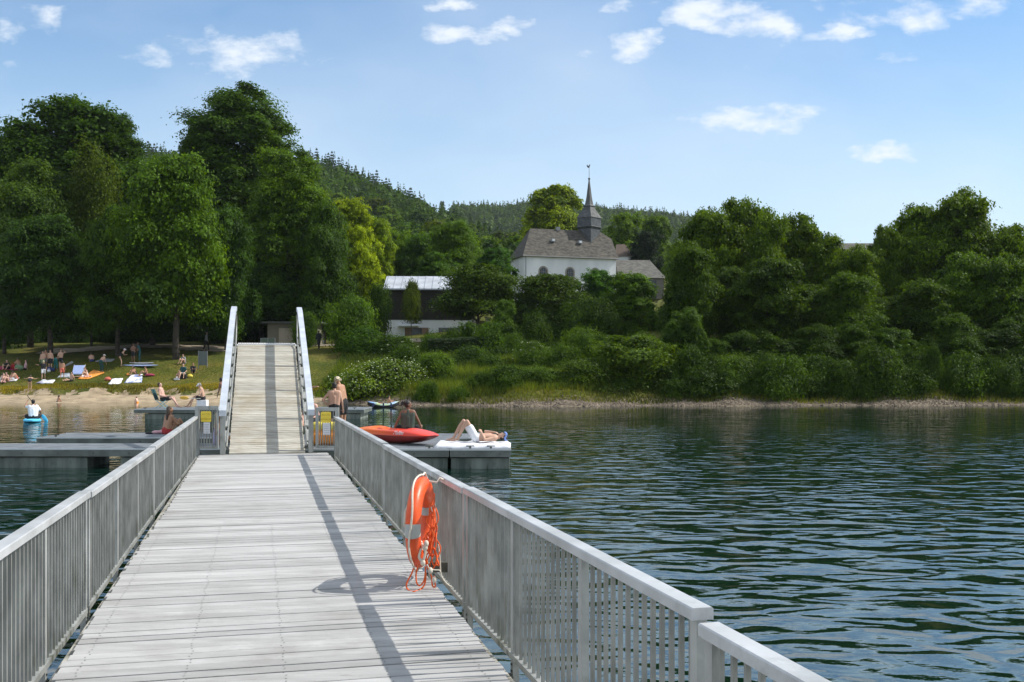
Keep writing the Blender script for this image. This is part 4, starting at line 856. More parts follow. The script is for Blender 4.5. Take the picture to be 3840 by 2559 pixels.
def railing(side, u0, u1, label, drop=0, lastpost=True, name='metal_railing', sgn=1):
    vf = vR if side == 'R' else vL; tf = top_R if side == 'R' else top_L
    out = 1 if side == 'R' else -1
    base = W(u0, vf(u0), BOT-.0); root = thing(name, label, 'railing', base, 'railings along the floating walkway')
    T = lambda u: tf(u) - drop
    n = max(2, int((u1-u0)/.8)); us = [u0 + (u1-u0)*i/n for i in range(n+1)]
    # box section handrail with softly rounded edges
    b = MB(W); prof = [(-.047,-.050),(-.047,-.006),(-.041,0),(.041,0),(.047,-.006),(.047,-.050)]; vs = []
    for u in us: vs += [(u, vf(u)+p[0], T(u)+p[1]) for p in prof]
    m = len(prof); fs = [(i*m+k, i*m+(k+1) % m, (i+1)*m+(k+1) % m, (i+1)*m+k) for i in range(n) for k in range(m)] + [tuple(range(m)), tuple(n*m+k for k in range(m-1, -1, -1))]
    b.add(vs, fs); b.build('handrail', CAPM, root)
    b = MB(W)
    for i in range(n):
        a, c = us[i], us[i+1]; b.add([(a, vf(a)-.026, BOT), (a, vf(a)+.026, BOT), (a, vf(a)+.026, BOT+.042), (a, vf(a)-.026, BOT+.042), (c, vf(c)-.026, BOT), (c, vf(c)+.026, BOT), (c, vf(c)+.026, BOT+.042), (c, vf(c)-.026, BOT+.042)],
            [(0,1,2,3),(7,6,5,4),(0,4,5,1),(1,5,6,2),(2,6,7,3),(3,7,4,0)])
    b.build('bottom_rail', ALU, root)
    np_ = max(1, round((u1-u0)/1.62)); pus = [u0+.04 + (u1-u0-.08)*i/np_ for i in range(np_+1)]
    for u in pus:
        b = MB(W); v = vf(u); b.box((u-.033, v-.022, BOT-.18), (u+.033, v+.022, T(u)-.0505)); p = b.build('post', ALU, root)
        b = MB(W); vi = (VR(u)-.0) if side == 'R' else VL(u); lo, hi = sorted((v - out*.022, vi - out*.10)); b.box((u-.045, lo, BOT-.20), (u+.045, hi, BOT-.10)); b.build('bracket', DARKM, p)
        b = MB(W)
        for dz in (-.03, -.075): b.cbox((u, v-out*.025, BOT+dz), (.014, .01, .014))
        b.build('bolts', DARKM, p)
    k = int((u1-u0)/.104); 
    key = (side,); 
    if key not in bal_me:
        mb_ = MB(lambda x, y, z: (-x*SA + y*CA, x*CA + y*SA, z)); h = .010
        mb_.box((-h, -h, 0), (h, h, 1)); me = bpy.data.meshes.new('baluster'); me.from_pydata(mb_.v, [], mb_.f); me.materials.append(ALU2); bal_me[key] = me
    for i in range(1, k):
        u = u0 + (u1-u0)*i/k
        if any(abs(u-p) < .05 for p in pus): continue
        q = Vector(W(u, vf(u), BOT+.042)) - Vector(base); linkmesh('baluster', bal_me[key], root, q, (1, 1, T(u)-.05-BOT-.042))
    return root
railing('R', 1.2, 3.80, 'nearest railing section on the right, its handrail set a step lower', drop=.045)
railing('R', 3.86, 8.36, 'right railing section between the nearest one and the lifebuoy')
railing('R', 8.43, 14.05, 'right railing section on which the lifebuoy hangs', drop=.012)
railing('R', 14.12, 18.8, 'right railing section beyond the lifebuoy, opposite the dry kayak')
railing('R', 18.87, 23.5, 'last right railing section, ending at the gate beside the gangway')
railing('L', 4.1, 8.98, 'nearest railing section on the left, cut by the photo edge')
railing('L', 9.06, 14.55, 'second railing section on the left, beside the float docks', drop=.012)
railing('L', 14.63, 19.3, 'third railing section on the left')
railing('L', 19.37, 24.1, 'last left railing section, ending at the gate beside the gangway')
# cables in the gap beside the deck
for v, lab in ((1.60, 'thin pale cable running in the gap beside the right deck edge'),):
    b = MB(W); pts = [(u*.5+1, v+.012*math.sin(u*.6), BOT-.13+.015*math.sin(u*1.1)) for u in range(0, 46)]; b.tube(pts, .009, 6)
    single(b, 'cable', mat('pale_cable', (.5,.52,.5), .6, .05), lab, 'cable', smooth=True)
b = MB(W); b.tube([(9.0, 1.50, DZ+.012), (9.05, 1.62, DZ+.01), (8.9, 1.72, DZ-.03)], .008, 6)

# ------------------------------------------------------------------ gates with yellow signs
YEL = mat('sign_yellow', (.80,.60,.06), .5, .04, 3); YELD = mat('sign_ink', (.42,.30,.02), .6, .05); PAPER = mat('notice_paper', (.74,.74,.76), .7, .04); INK = mat('faded_ink', (.36,.37,.42), .7, .05)
def text_mesh(name, txt, size, m, parent, origin, xdir, zdir=Vector((0, 0, 1)), ext=.001, align='CENTER', shear=0):
    cu = bpy.data.curves.new(name, 'FONT'); cu.body = txt; cu.size = size; cu.extrude = ext; cu.align_x = align; cu.align_y = 'CENTER'; cu.shear = shear
    to = bpy.data.objects.new(name + '_t', cu); COL.objects.link(to); bpy.context.view_layer.update()
    me = bpy.data.meshes.new_from_object(to.evaluated_get(bpy.context.evaluated_depsgraph_get())); bpy.data.objects.remove(to)
    xd = Vector(xdir).normalized(); zd = Vector(zdir).normalized(); nd = xd.cross(zd)
    off = root_loc(parent); M_ = Matrix((xd, zd, nd)).transposed().to_4x4(); M_.translation = Vector(origin) - off
    me.transform(M_); me.materials.clear(); me.materials.append(m); o = bpy.data.objects.new(name, me); COL.objects.link(o); o.parent = parent; return o
def gate(label, Z, xl, xr, yt, yb, hinge_left, sign, paper, dz=0):
    """sign/paper: (x0,x1,y0,y1) in photograph pixels"""
    root = thing('metal_gate', label, 'gate', S((xl+xr)/2, yb, Z), 'gates beside the gangway')
    px = F/Z; t = .05
    A = lambda x, y, dy=0: S(x, y, Z) + Vector((0, dy, 0))
    def bx(nm, x0, x1, y0, y1, d0, d1, m=ALU):
        p, q = S(x0, y1, Z), S(x1, y0, Z); b = MB(); b.box((p.x, Z+d0, p.z), (q.x, Z+d1, q.z)); return b.build(nm, m, root)
    if hinge_left: bx('post', xl, xl+14, yt, yb+34, -.04, .04); fx0, fx1 = xl+14.4, xr
    else: bx('post', xr-14, xr, yt, yb+34, -.04, .04); fx0, fx1 = xl, xr-14.4
    bx('top_bar', fx0, fx1, yt, yt+13, -.03, .03); bx('bottom_bar', fx0, fx1, yb-9, yb, -.03, .03)
    if hinge_left: bx('stile', fx1-7, fx1, yt+13.3, yb-9.3, -.025, .025)
    else: bx('stile', fx0, fx0+10, yt+13.3, yb-9.3, -.025, .025)
    n = 6; a, c = (fx0+2, fx1-8) if hinge_left else (fx0+12, fx1-2)
    for i in range(n):
        x = a + (c-a)*(i+.5)/n; bx('baluster', x-1.7, x+1.7, yt+13.3, yb-9.3, -.010, .010, ALU2)
    x0, x1, y0, y1 = sign
    p, q = S(x0, y1, Z-.05), S(x1, y0, Z-.05); w, h = q.x-p.x, q.z-p.z; b = MB(); pts = []; rr = .03
    for cx, cz, a0 in ((q.x-rr, q.z-rr, 0), (p.x+rr, q.z-rr, 90), (p.x+rr, p.z+rr, 180), (q.x-rr, p.z+rr, 270)):
        for k in range(0, 91, 30): pts.append((cx+rr*math.cos(R(a0+k)), cz+rr*math.sin(R(a0+k))))
    n = len(pts); b.add([(x, Z-.05, z) for x, z in pts] + [(x, Z-.042, z) for x, z in pts], [tuple(range(n-1, -1, -1)), tuple(range(n, 2*n))] + [(i, (i+1) % n, n+(i+1) % n, n+i) for i in range(n)])
    s = b.build('sign', YEL, root); cx = (p.x+q.x)/2
    text_mesh('lettering', 'ACCÈS', h*.26, YELD, s, (cx, Z-.0515, p.z+h*.70), (1, 0, 0)); text_mesh('lettering', 'INTERDIT', h*.24, YELD, s, (cx, Z-.0515, p.z+h*.27), (1, 0, 0))
    b = MB(); b.box((cx-w*.36, Z-.052, p.z+h*.47), (cx+w*.36, Z-.0505, p.z+h*.485)); b.build('rule', YELD, s)
    x0, x1, y0, y1 = paper
    p, q = S(x0, y1, Z-.05), S(x1, y0, Z-.05); b = MB(); b.box((p.x, Z-.046, p.z), (q.x, Z-.042, q.z-.004)); s = b.build('notice', PAPER, root)
    b = MB(); rl = random.Random(int(xl)); m = 6
    for i in range(m):
        z = q.z - .05 - (q.z-p.z-.07)*i/(m-1); x = p.x+.018
        while x < q.x-.03:
            l = rl.uniform(.008, .022); b.box((x, Z-.0485, z-.007), (min(x+l, q.x-.015), Z-.047, z+.006)); x += l+.006
    b.build('lettering', INK, s)
    return root
gate('left gate with a yellow sign between railing and gangway', 23.0, 733, 820, 1523, 1683, True, (753, 792, 1543, 1583), (763, 787, 1584, 1627))
gate('right gate with a yellow sign between gangway and railing', 23.0, 1184, 1271, 1529, 1682, False, (1203, 1241, 1545, 1585), (1211, 1238, 1586, 1632))

# ------------------------------------------------------------------ gangway ramp
U0, U1, ZA, ZB = 23.95, 31.75, DZ+.03, 3.22; VC0, VC1 = .245, .315; HW = .83
PALE = mat('pale_blue_aluminium', (.43,.47,.52), .42, .08, 3, 0, metal=.15, col2=(.50,.54,.60)); WPLK = mat('ramp_planks', (.35,.325,.27), .85, .10, 2, .003, col2=(.41,.395,.345), island=.2, spec=.3)
add_stain(WPLK, .8, (.24,.19,.11), .6, .50, .68)
for n_ in WPLK.node_tree.nodes:
    if n_.type == 'MAPPING' and n_.name == 'Mapping': n_.inputs['Rotation'].default_value = (0, 0, -AL); n_.inputs['Scale'].default_value = (1.3, 8, 8)
def G(t, v, h):   # t 0..1 up the ramp, v from its centre line, h above its deck
    return W(U0 + (U1-U0)*t, VC0 + (VC1-VC0)*t + v, ZA + (ZB-ZA)*t + h)
gang = thing('gangway', 'steep gangway ramp with pale plank deck and tall side girders', 'gangway', G(0, 0, -.1))
b = MB(G); n = 68
for i in range(n):
    a, c = i/n, (i+1)/n - .0016; dz = rp.uniform(-.002, .002); e = rp.uniform(-.008, .008)
    b.box((a, -HW+e, -.03), (c, HW+e, dz))
b.build('deck_planks', WPLK, gang)
b = MB(G); nn = 34
for i in range(nn):
    v = -HW + 2*HW*i/nn; b.box((1.0005, v+.004, -.03), (1.009, v+2*HW/nn-.006, .035))
b.box((1.001, -HW-.03, -.05), (1.02, HW+.03, -.031)); b.build('ribbed_lip', mat('ribbed_lip', (.72,.72,.72), .5, .1, 9), gang)
for s in (-1, 1):
    vo = s*(.985-.02)
    # top chord: bends from the slope into the level landing rail
    pr = [(0, 1.0, 0), (1.0, 1.02, 0), (1.12, .93, 0), (1.45, .05, 0)]
    chord = [(-.012, .99), (.5, 1.03), (1.0, 1.03), (1.10, .92), (1.17, .75)]
    b = MB(G)
    for (t0, h0), (t1, h1) in zip(chord[:-1], chord[1:]):
        b.add([(t0,vo-.075,h0-.13),(t0,vo+.075,h0-.13),(t0,vo+.075,h0),(t0,vo-.075,h0),(t1,vo-.075,h1-.13),(t1,vo+.075,h1-.13),(t1,vo+.075,h1),(t1,vo-.075,h1)], [(0,1,2,3),(7,6,5,4),(0,4,5,1),(1,5,6,2),(2,6,7,3),(3,7,4,0)])
    b.build('top_chord', PALE, gang)
    b = MB(G); b.beam(G(0, 0, 0), G(0, 0, 0.001), .01, .01) if False else None
    b.box((0, vo-.05, -.14), (1.02, vo+.05, -.0)); b.build('bottom_chord', ALU, gang)
    for t in (0.006, .25, .5, .75, .995):
        b = MB(G); w = .0055 if 0 < t < 1 else .008; wd = .055 if t == .006 else .03
        b.box((t-w, vo-wd, .001), (t+w, vo+wd, .9 if t < .99 else .895)); b.build('post', ALU, gang)
    vi = s*(HW+.055); b = MB()
    b.tube([G(.01, vi, .12)] + [G(t/20, vi, .12) for t in range(1, 20)] + [G(1.0, vi, .2), G(1.04, vi, .5), G(1.03, vi, .8), G(.99, vi, .93)], .024, 8)
    b.build('kick_rail', ALU2, gang, smooth=True)
    b = MB(G)
    for i in range(9): t = .03 + i*.115; b.box((t-.005, min(vi, vo), .085), (t+.005, max(vi, vo), .15))
    b.build('clamps', DARKM, gang)
    b = MB(W); v = VC0 + s*1.0; b.box((U0-.02, v-.09, DZ-.3), (U0+.2, v+.09, DZ+.0)); b.build('hinge', DARKM, gang)
b = MB(W)
for u in np.linspace(U0+.6, U1-.2, 7):
    t = (u-U0)/(U1-U0); z = ZA+(ZB-ZA)*t-.1; b.box((u, VC0-.9, z-.08), (u+.1, VC0+1.0, z))
b.build('cross_beams', ALU, gang)
# landing beyond the ramp and the low footbridge to the shore
land = thing('landing_platform', 'steel landing platform on piles carrying the top of the gangway', 'platform', W(33.5, .3, -1))
b = MB(W); b.box((U1+.22, -.75, 3.02), (U1+2.6, 1.4, 3.12)); b.build('deck', ALU, land)
for u in (U1+.5, U1+2.3):
    for v in (-.6, 1.25):
        b = MB(W); b.tube([(u, v, -2), (u, v, 3.015)], .09, 10); b.build('pile', DARKM, land, smooth=True)
fb = thing('footbridge', 'footbridge descending from the landing platform to the shore', 'footbridge', W(55, .3, 0))
b = MB(); b.beam(W(U1+2.62, .32, 2.98), W(52, .35, 1.1), 1.9, .16); b.beam(W(52, .35, 1.1), W(82, .4, 1.3), 1.9, .16); b.build('deck', WPLK, fb)
for u in (40, 48, 56, 64, 72):
    b = MB(W); z = float(np.interp(u, [34, 52, 82], [2.8, 1.0, 1.15])); b.box((u, -.5, -3), (u+.2, 1.2, z-.05)); b.build('pier', CONC, fb)

# ------------------------------------------------------------------ docks
DTOP = mat('dock_grating', (.20,.22,.24), .6, .12, 3, .002, col2=(.27,.29,.31), metal=.2); DFAC = mat('dock_fascia', (.075,.09,.08), .6, .2, 2, 0, col2=(.12,.135,.125)); DLIP = mat('dock_lip', (.48,.52,.54), .45, .05, metal=.3)
def dock(label, x0, x1, z0, z1, floats, top=.5, holes=True):
    root = thing('floating_dock', label, 'dock', ((x0+x1)/2, (z0+z1)/2, 0))
    b = MB(); b.box((x0+.03, z0+.05, top-.04), (x1-.03, z1-.05, top-.006))
    w = z0 + .1
    while w < z1 - .1: b.box((x0+.06, w, top-.0055), (x1-.06, w+.045, top+.006)); w += .08
    b.build('deck', DTOP, root)
    b = MB()
    for (a, c) in (((x0, z0-.012), (x1, z0+.05)), ((x0, z1-.05), (x1, z1+.012))): b.box((a[0]-.01, a[1], top-.035), (c[0]+.01, c[1], top+.004))
    b.build('edge_strip', DLIP, root)
    b = MB(); b.box((x0, z0, top-.20), (x1, z0+.06, top-.036)); b.box((x0, z1-.06, top-.20), (x1, z1, top-.036)); b.box((x0, z0+.061, top-.20), (x0+.06, z1-.061, top-.05)); b.box((x1-.06, z0+.061, top-.20), (x1, z1-.061, top-.05)); b.build('frame', DFAC, root)
    b = MB(); x = x0+.35
    while x < x1-.1: b.cbox((x, z0-.003, top-.12), (.035, .008, .035)); x += .9
    b.build('bolt_holes', DARKM, root)
    for x in (x0+.5, x1-.5) if x1-x0 > 1.5 else ():
        b = MB(); b.cbox((x, z0+.16, top+.03), (.05, .05, .05)); b.tube([(x-.10, z0+.16, top+.065), (x+.10, z0+.16, top+.065)], .016, 7); b.build('cleat', DARKM, root)
    for a, c in floats:
        b = MB(); b.box((a, z0+.12, -.45), (c, z1-.12, top-.235)); b.build('float', CONC, root)
    return root
dock('right finger dock carrying the white mattress and sunbather', -1.55, -.03, 26.0, 28.3, [(-2.15+.62, -.06)])
dock('right dock platform under the orange kayak', -6.4, -1.58, 26.0, 32.2, [(-6.2, -4.3), (-2.62+.1, -1.62)])
dock('short right finger dock behind the sunbather', -1.55, -1.2+.0, 30.3, 32.2, [(-1.5, -1.25)])
dock('nearest left dock on a large concrete float at the left photo edge', -14.5, -6.1, 26.2, 27.9, [(-14.4, -10.75), (-9.9, -8.2)])
dock('second left dock, where a long haired woman sits', -13.95, -6.6, 30.5, 32.6, [(-9.5, -7.5)])
dock('far left dock with the man in a camping chair', -18.9, -7.4, 52.0, 55.0, [(-18.4, -12), (-10.5, -7.6)])

# ------------------------------------------------------------------ people
SK = {'fair': mat('skin_fair', (.50,.30,.21), .55, .06, 9), 'tan': mat('skin_tan', (.36,.19,.11), .55, .06, 9), 'dark': mat('skin_brown', (.17,.085,.05), .5, .06, 9), 'pink': mat('skin_pink', (.55,.33,.26), .55, .06, 9)}
HC = {'black': mat('hair_black', (.012,.010,.010), .6, .2, 30), 'brown': mat('hair_brown', (.05,.028,.016), .6, .2, 30), 'blond': mat('hair_blond', (.50,.44,.30), .6, .2, 30), 'grey': mat('hair_grey', (.22,.20,.18), .6, .2, 30)}
def cloth(name, c): return mat('cloth_' + name, c, .9, .08, 8)
CB, CW, CN, CT, CO, CP, CR_, CG, CY = (cloth('black', (.015,.016,.018)), cloth('white', (.72,.73,.76)), cloth('navy', (.03,.045,.12)), cloth('teal', (.02,.16,.16)), cloth('coral', (.62,.16,.11)),
    cloth('pink', (.55,.33,.36)), cloth('red', (.35,.03,.03)), cloth('green', (.14,.22,.12)), cloth('yellow', (.75,.62,.10)))
CLAV = cloth('lilac', (.33,.30,.45)); CORG = cloth('orange', (.80,.30,.05)); CBLU = cloth('blue', (.18,.28,.62)); CDT = cloth('dark_teal', (.015,.07,.075)); CBRD = cloth('burgundy', (.28,.03,.07)); CGRY = cloth('grey', (.25,.26,.27)); CLBL = cloth('light_blue', (.36,.45,.72))
V3 = Vector
def pose(kind, **k):
    j = {}
    def both(n, f): j[n+'L'] = f(-1); j[n+'R'] = f(1)
    lean = k.get('lean', 0)
    def torso(px, py, pz, pitch, roll=0):
        d = V3((math.sin(R(roll)), math.sin(R(pitch))*math.cos(R(roll)), math.cos(R(pitch))*math.cos(R(roll)))); j['P'] = V3((px, py, pz)); j['C'] = j['P'] + d*.33; j['N'] = j['P'] + d*.52; j['up'] = d
        both('Sh', lambda s: j['P'] + d*.46 + V3((s*.175, 0, 0))); both('Hp', lambda s: j['P'] + V3((s*.085, 0, -.03)))
        h = V3((0, math.sin(R(k.get('hp', pitch*.5))), math.cos(R(k.get('hp', pitch*.5))))); j['H'] = j['N'] + h*.165 + V3((k.get('hx', 0), 0, 0)); j['face'] = V3((math.sin(R(k.get('hy', 0))), math.cos(R(k.get('hy', 0))), -math.sin(R(k.get('hd', 0)))))
    if kind in ('stand', 'walk', 'bend', 'lean'):
        pt = {'stand': lean, 'walk': 6+lean, 'bend': k.get('bend', 70), 'lean': 14}[kind]
        torso(0, -.12 if kind == 'bend' else 0, .95, pt)
        st = k.get('step', .0 if kind != 'walk' else .22)
        both('Kn', lambda s: V3((s*.10, s*st*.6+.03, .50))); both('An', lambda s: V3((s*.11, s*st, .085 if s > 0 or not st else .13))); both('To', lambda s: V3((s*.13, s*st+.17, .03)))
        a = k.get('arms', 'down')
        for s, n in ((-1, 'L'), (1, 'R')):
            sh = j['Sh'+n]; aa = a if isinstance(a, str) else a[0 if s < 0 else 1]
            if aa == 'down': j['El'+n] = sh + V3((s*.07, -.02, -.28)); j['Wr'+n] = sh + V3((s*.09, .06, -.52))
            elif aa == 'hip': j['El'+n] = sh + V3((s*.20, -.06, -.22)); j['Wr'+n] = sh + V3((s*.02, .05, -.42))
            elif aa == 'front': j['El'+n] = sh + V3((s*.08, .06, -.26)); j['Wr'+n] = sh + V3((s*-.03, .28, -.22))
            elif aa == 'up': j['El'+n] = sh + V3((s*.20, .06, .10)); j['Wr'+n] = sh + V3((s*.02, .08, .28))
            elif aa == 'out': j['El'+n] = sh + V3((s*.25, .05, -.08)); j['Wr'+n] = sh + V3((s*.42, .18, -.02))
            elif aa == 'reach': j['El'+n] = sh + V3((s*.05, .10, -.26)); j['Wr'+n] = sh + V3((s*.02, .22, -.50))
            elif aa == 'point': j['El'+n] = sh + V3((s*.26, .05, .0)); j['Wr'+n] = sh + V3((s*.50, .06, .03))
    elif kind == 'sitknees':
        torso(0, -.05, .10, k.get('pitch', 18)); both('Kn', lambda s: V3((s*k.get('kw', .13), .36, .46))); both('An', lambda s: V3((s*.12, .58, .07))); both('To', lambda s: V3((s*.13, .75, .03)))
        for s, n in ((-1, 'L'), (1, 'R')):
            sh = j['Sh'+n]
            if k.get('arms') == 'back': j['El'+n] = sh + V3((s*.08, -.12, -.24)); j['Wr'+n] = V3((s*.26, -.28, .05))
            elif k.get('arms') == 'down': j['El'+n] = sh + V3((s*.09, .05, -.25)); j['Wr'+n] = V3((s*.20, .24, .12))
            else: j['El'+n] = sh + V3((s*.08, .12, -.22)); j['Wr'+n] = V3((s*.08, .42, .36))
    elif kind == 'sitflat':
        torso(0, 0, .10, k.get('pitch', -8)); both('Kn', lambda s: V3((s*.14, .42, .14+(.08 if s > 0 else 0)))); both('An', lambda s: V3((s*.14, .82, .07))); both('To', lambda s: V3((s*.17, .87, .20)))
        for s, n in ((-1, 'L'), (1, 'R')): sh = j['Sh'+n]; j['El'+n] = sh + V3((s*.10, -.06, -.25)); j['Wr'+n] = V3((s*.24, -.16 if k.get('arms') == 'back' else .25, .08 if k.get('arms') == 'back' else .2))
    elif kind == 'cross':
        torso(0, 0, .10, k.get('pitch', 10)); both('Kn', lambda s: V3((s*.36, .22, .16))); both('An', lambda s: V3((-s*.06, .36, .07))); both('To', lambda s: V3((-s*.20, .34, .05)))
        for s, n in ((-1, 'L'), (1, 'R')): sh = j['Sh'+n]; j['El'+n] = sh + V3((s*.12, .08, -.24)); j['Wr'+n] = V3((s*.22, .26, .25))
        if k.get('arms') == 'paddle': j['ElL'] = j['ShL'] + V3((-.16, .10, .02)); j['WrL'] = j['ShL'] + V3((-.05, .22, .26)); j['ElR'] = j['ShR'] + V3((.16, .08, -.20)); j['WrR'] = j['ShR'] + V3((.16, .28, -.30))
        if k.get('arms') == 'wide':
            for s, n in ((-1, 'L'), (1, 'R')): j['El'+n] = j['Sh'+n] + V3((s*.13, -.01, -.25)); j['Wr'+n] = V3((s*.40, .02, .06))
    elif kind == 'chair':
        z = k.get('seat', .42); torso(0, 0, z+.08, k.get('pitch', -12)); both('Kn', lambda s: V3((s*.13, .46, z+.12))); both('An', lambda s: V3((s*.14, .80 if s > 0 else .62, .10))); both('To', lambda s: V3((s*.17, .97 if s > 0 else .79, .05)))
        for s, n in ((-1, 'L'), (1, 'R')): sh = j['Sh'+n]; j['El'+n] = sh + V3((s*.09, .04, -.27)); j['Wr'+n] = sh + V3((s*.02, .28, -.34))
        if k.get('arms') == 'down': j['ElR'] = j['ShR'] + V3((.10, -.06, -.26)); j['WrR'] = j['ShR'] + V3((.10, -.02, -.52))
    elif kind == 'crouch':
        torso(0, 0, .28, k.get('pitch', 40)); both('Kn', lambda s: V3((s*.18, .34, .42))); both('An', lambda s: V3((s*.13, .05, .09))); both('To', lambda s: V3((s*.16, .22, .03)))
        for s, n in ((-1, 'L'), (1, 'R')): sh = j['Sh'+n]; j['El'+n] = sh + V3((s*.08, .10, -.24)); j['Wr'+n] = sh + V3((s*.02, .24, -.40))
    elif kind == 'lie':   # on the back, head towards -Y, knees raised
        j['P'] = V3((0, 0, .13)); j['C'] = V3((0, -.33, .14)); j['N'] = V3((0, -.50, .13)); j['up'] = V3((0, -1, 0)); both('Sh', lambda s: V3((s*.175, -.46, .12))); both('Hp', lambda s: V3((s*.09, .03, .12)))
        j['H'] = V3((0, -.68, .14)); j['face'] = V3((0, -.25, 1)); both('Kn', lambda s: V3((s*.12, .30+.05*s, .55))); both('An', lambda s: V3((s*.12, .56+.06*s, .10))); both('To', lambda s: V3((s*.13, .73+.06*s, .05)))
        j['ElL'] = V3((-.30, -.22, .08)); j['WrL'] = V3((-.06, -.12, .27)); j['ElR'] = V3((.26, -.22, .27)); j['WrR'] = V3((.06, -.44, .26))
        if k.get('flat'): both('Kn', lambda s: V3((s*.1, .45, .12))); both('An', lambda s: V3((s*.1, .86, .08))); both('To', lambda s: V3((s*.14, .88, .22)))
    if 'arm_over' in k:
        for n, v in k['arm_over'].items(): j[n] = V3(v)
    return j
def lerp(a, b, t): return a + (b-a)*t
def torso_fill(b, j, w, fat, g, hi):
    for n in 'LR':
        for q in (.35, .65):
            a = lerp(lerp(j['Sh'+n], j['N'], .22), lerp(j['C'], j['N'], .75), q); c = lerp(lerp(j['Hp'+n], j['P'], .15), j['P'], q); b.cap(lerp(c, a, hi), c, .088*w*fat+g, .100*fat+g, 12)
def body_pieces(b, j, fem, fine, fat=1.0):
    w = .92 if fem else 1.0
    for n, s in (('L', -1), ('R', 1)):
        sh = j['Sh'+n]; c = j['C'] + (sh - j['N'])*0; shi = lerp(sh, j['N'], .22)
        b.cap(shi, lerp(j['Hp'+n], j['P'], .15), .082*w*fat, .098*fat, 12)
        b.cap(sh, j['El'+n], .050*w, .038*w, 10); b.cap(j['El'+n], j['Wr'+n], .038*w, .026*w, 10)
        d = (j['Wr'+n] - j['El'+n]).normalized(); wr = j['Wr'+n]; side = d.cross(V3((0, 0, 1))); side = side.normalized() if side.length > .1 else V3((1, 0, 0)); nm = side.cross(d)
        pc = wr + d*.055
        b.cap(wr + d*.02 - side*.016, pc + d*.025 - side*.022, .019, .016, 8); b.cap(wr + d*.02 + side*.016, pc + d*.025 + side*.022, .019, .016, 8)
        if fine:
            for q, l in ((-.030, .055), (-.010, .068), (.010, .064), (.030, .050)):
                p0 = pc + d*.03 + side*q; p1 = p0 + d*l*.55 - nm*.006; p2 = p1 + d*l*.4 - nm*l*.35; b.cap(p0, p1, .0095, .009, 7); b.cap(p1, p2, .009, .008, 7)
            t0 = wr + d*.03 - side*.026; t1 = t0 + (d*.6 - side)*.036; b.cap(t0, t1, .012, .010, 7); b.cap(t1, t1 + d*.024, .010, .0085, 7)
        else: b.cap(pc + d*.02, pc + d*.075 - nm*.02, .022, .015, 7)
        hp, kn, an, to = (j[q+n] for q in ('Hp', 'Kn', 'An', 'To'))
        b.cap(hp, kn, .088*fat, .054, 12); m = lerp(kn, an, .32); cb = (an-kn).cross(V3((1, 0, 0))).normalized()*-.012
        b.cap(kn, m+cb, .052, .053, 10); b.cap(m+cb, an, .052, .034, 10); b.cap(an, lerp(an, to, .5) - V3((0, 0, .008)), .038, .036, 8); b.cap(lerp(an, to, .5) - V3((0, 0, .008)), to, .036, .024, 8); b.cap(an, an - (to-an).normalized()*.03 - V3((0, 0, .03)), .034, .03, 8)
    b.cap(j['P'], j['C'], .105*fat, .108*w*fat, 12); b.cap(j['C'], j['N'], .10*w*fat, .062, 12); b.cap(j['ShL'], j['ShR'], .056*w, .056*w, 10)
    torso_fill(b, j, w, fat, 0, 1)
    b.cap(j['N'], lerp(j['N'], j['H'], .7), .056*w, .052*w, 10)
    head_frame(j); X, Y, Zu = j['hf']; rot = Matrix((X, Y, Zu)).transposed(); Hc = j['H']
    b.ell(Hc + Zu*.018, (.074, .094, .098), 14, 10, rot); b.cap(Hc - Zu*.02 + Y*.02, Hc - Zu*.085 + Y*.058, .062, .034, 10)
    b.cap(Hc + Y*.088 + Zu*.012, Hc + Y*.112 - Zu*.022, .011, .015, 7); b.cap(Hc + Y*.086 + Zu*.030 - X*.03, Hc + Y*.086 + Zu*.030 + X*.03, .013, .013, 7)
    b.cap(Hc + Y*.088 - Zu*.050 - X*.014, Hc + Y*.088 - Zu*.050 + X*.014, .010, .010, 7)
    for s in (-1, 1): b.ell(Hc + X*s*.076 - Y*.005, (.012, .022, .032), 8, 6, rot)
def head_frame(j):
    u = (j['H'] - j['N']).normalized(); y = j['face'] - u*j['face'].dot(u); y = y.normalized() if y.length > .05 else V3((0, 1, 0)); j['hf'] = (y.cross(u), y, u)
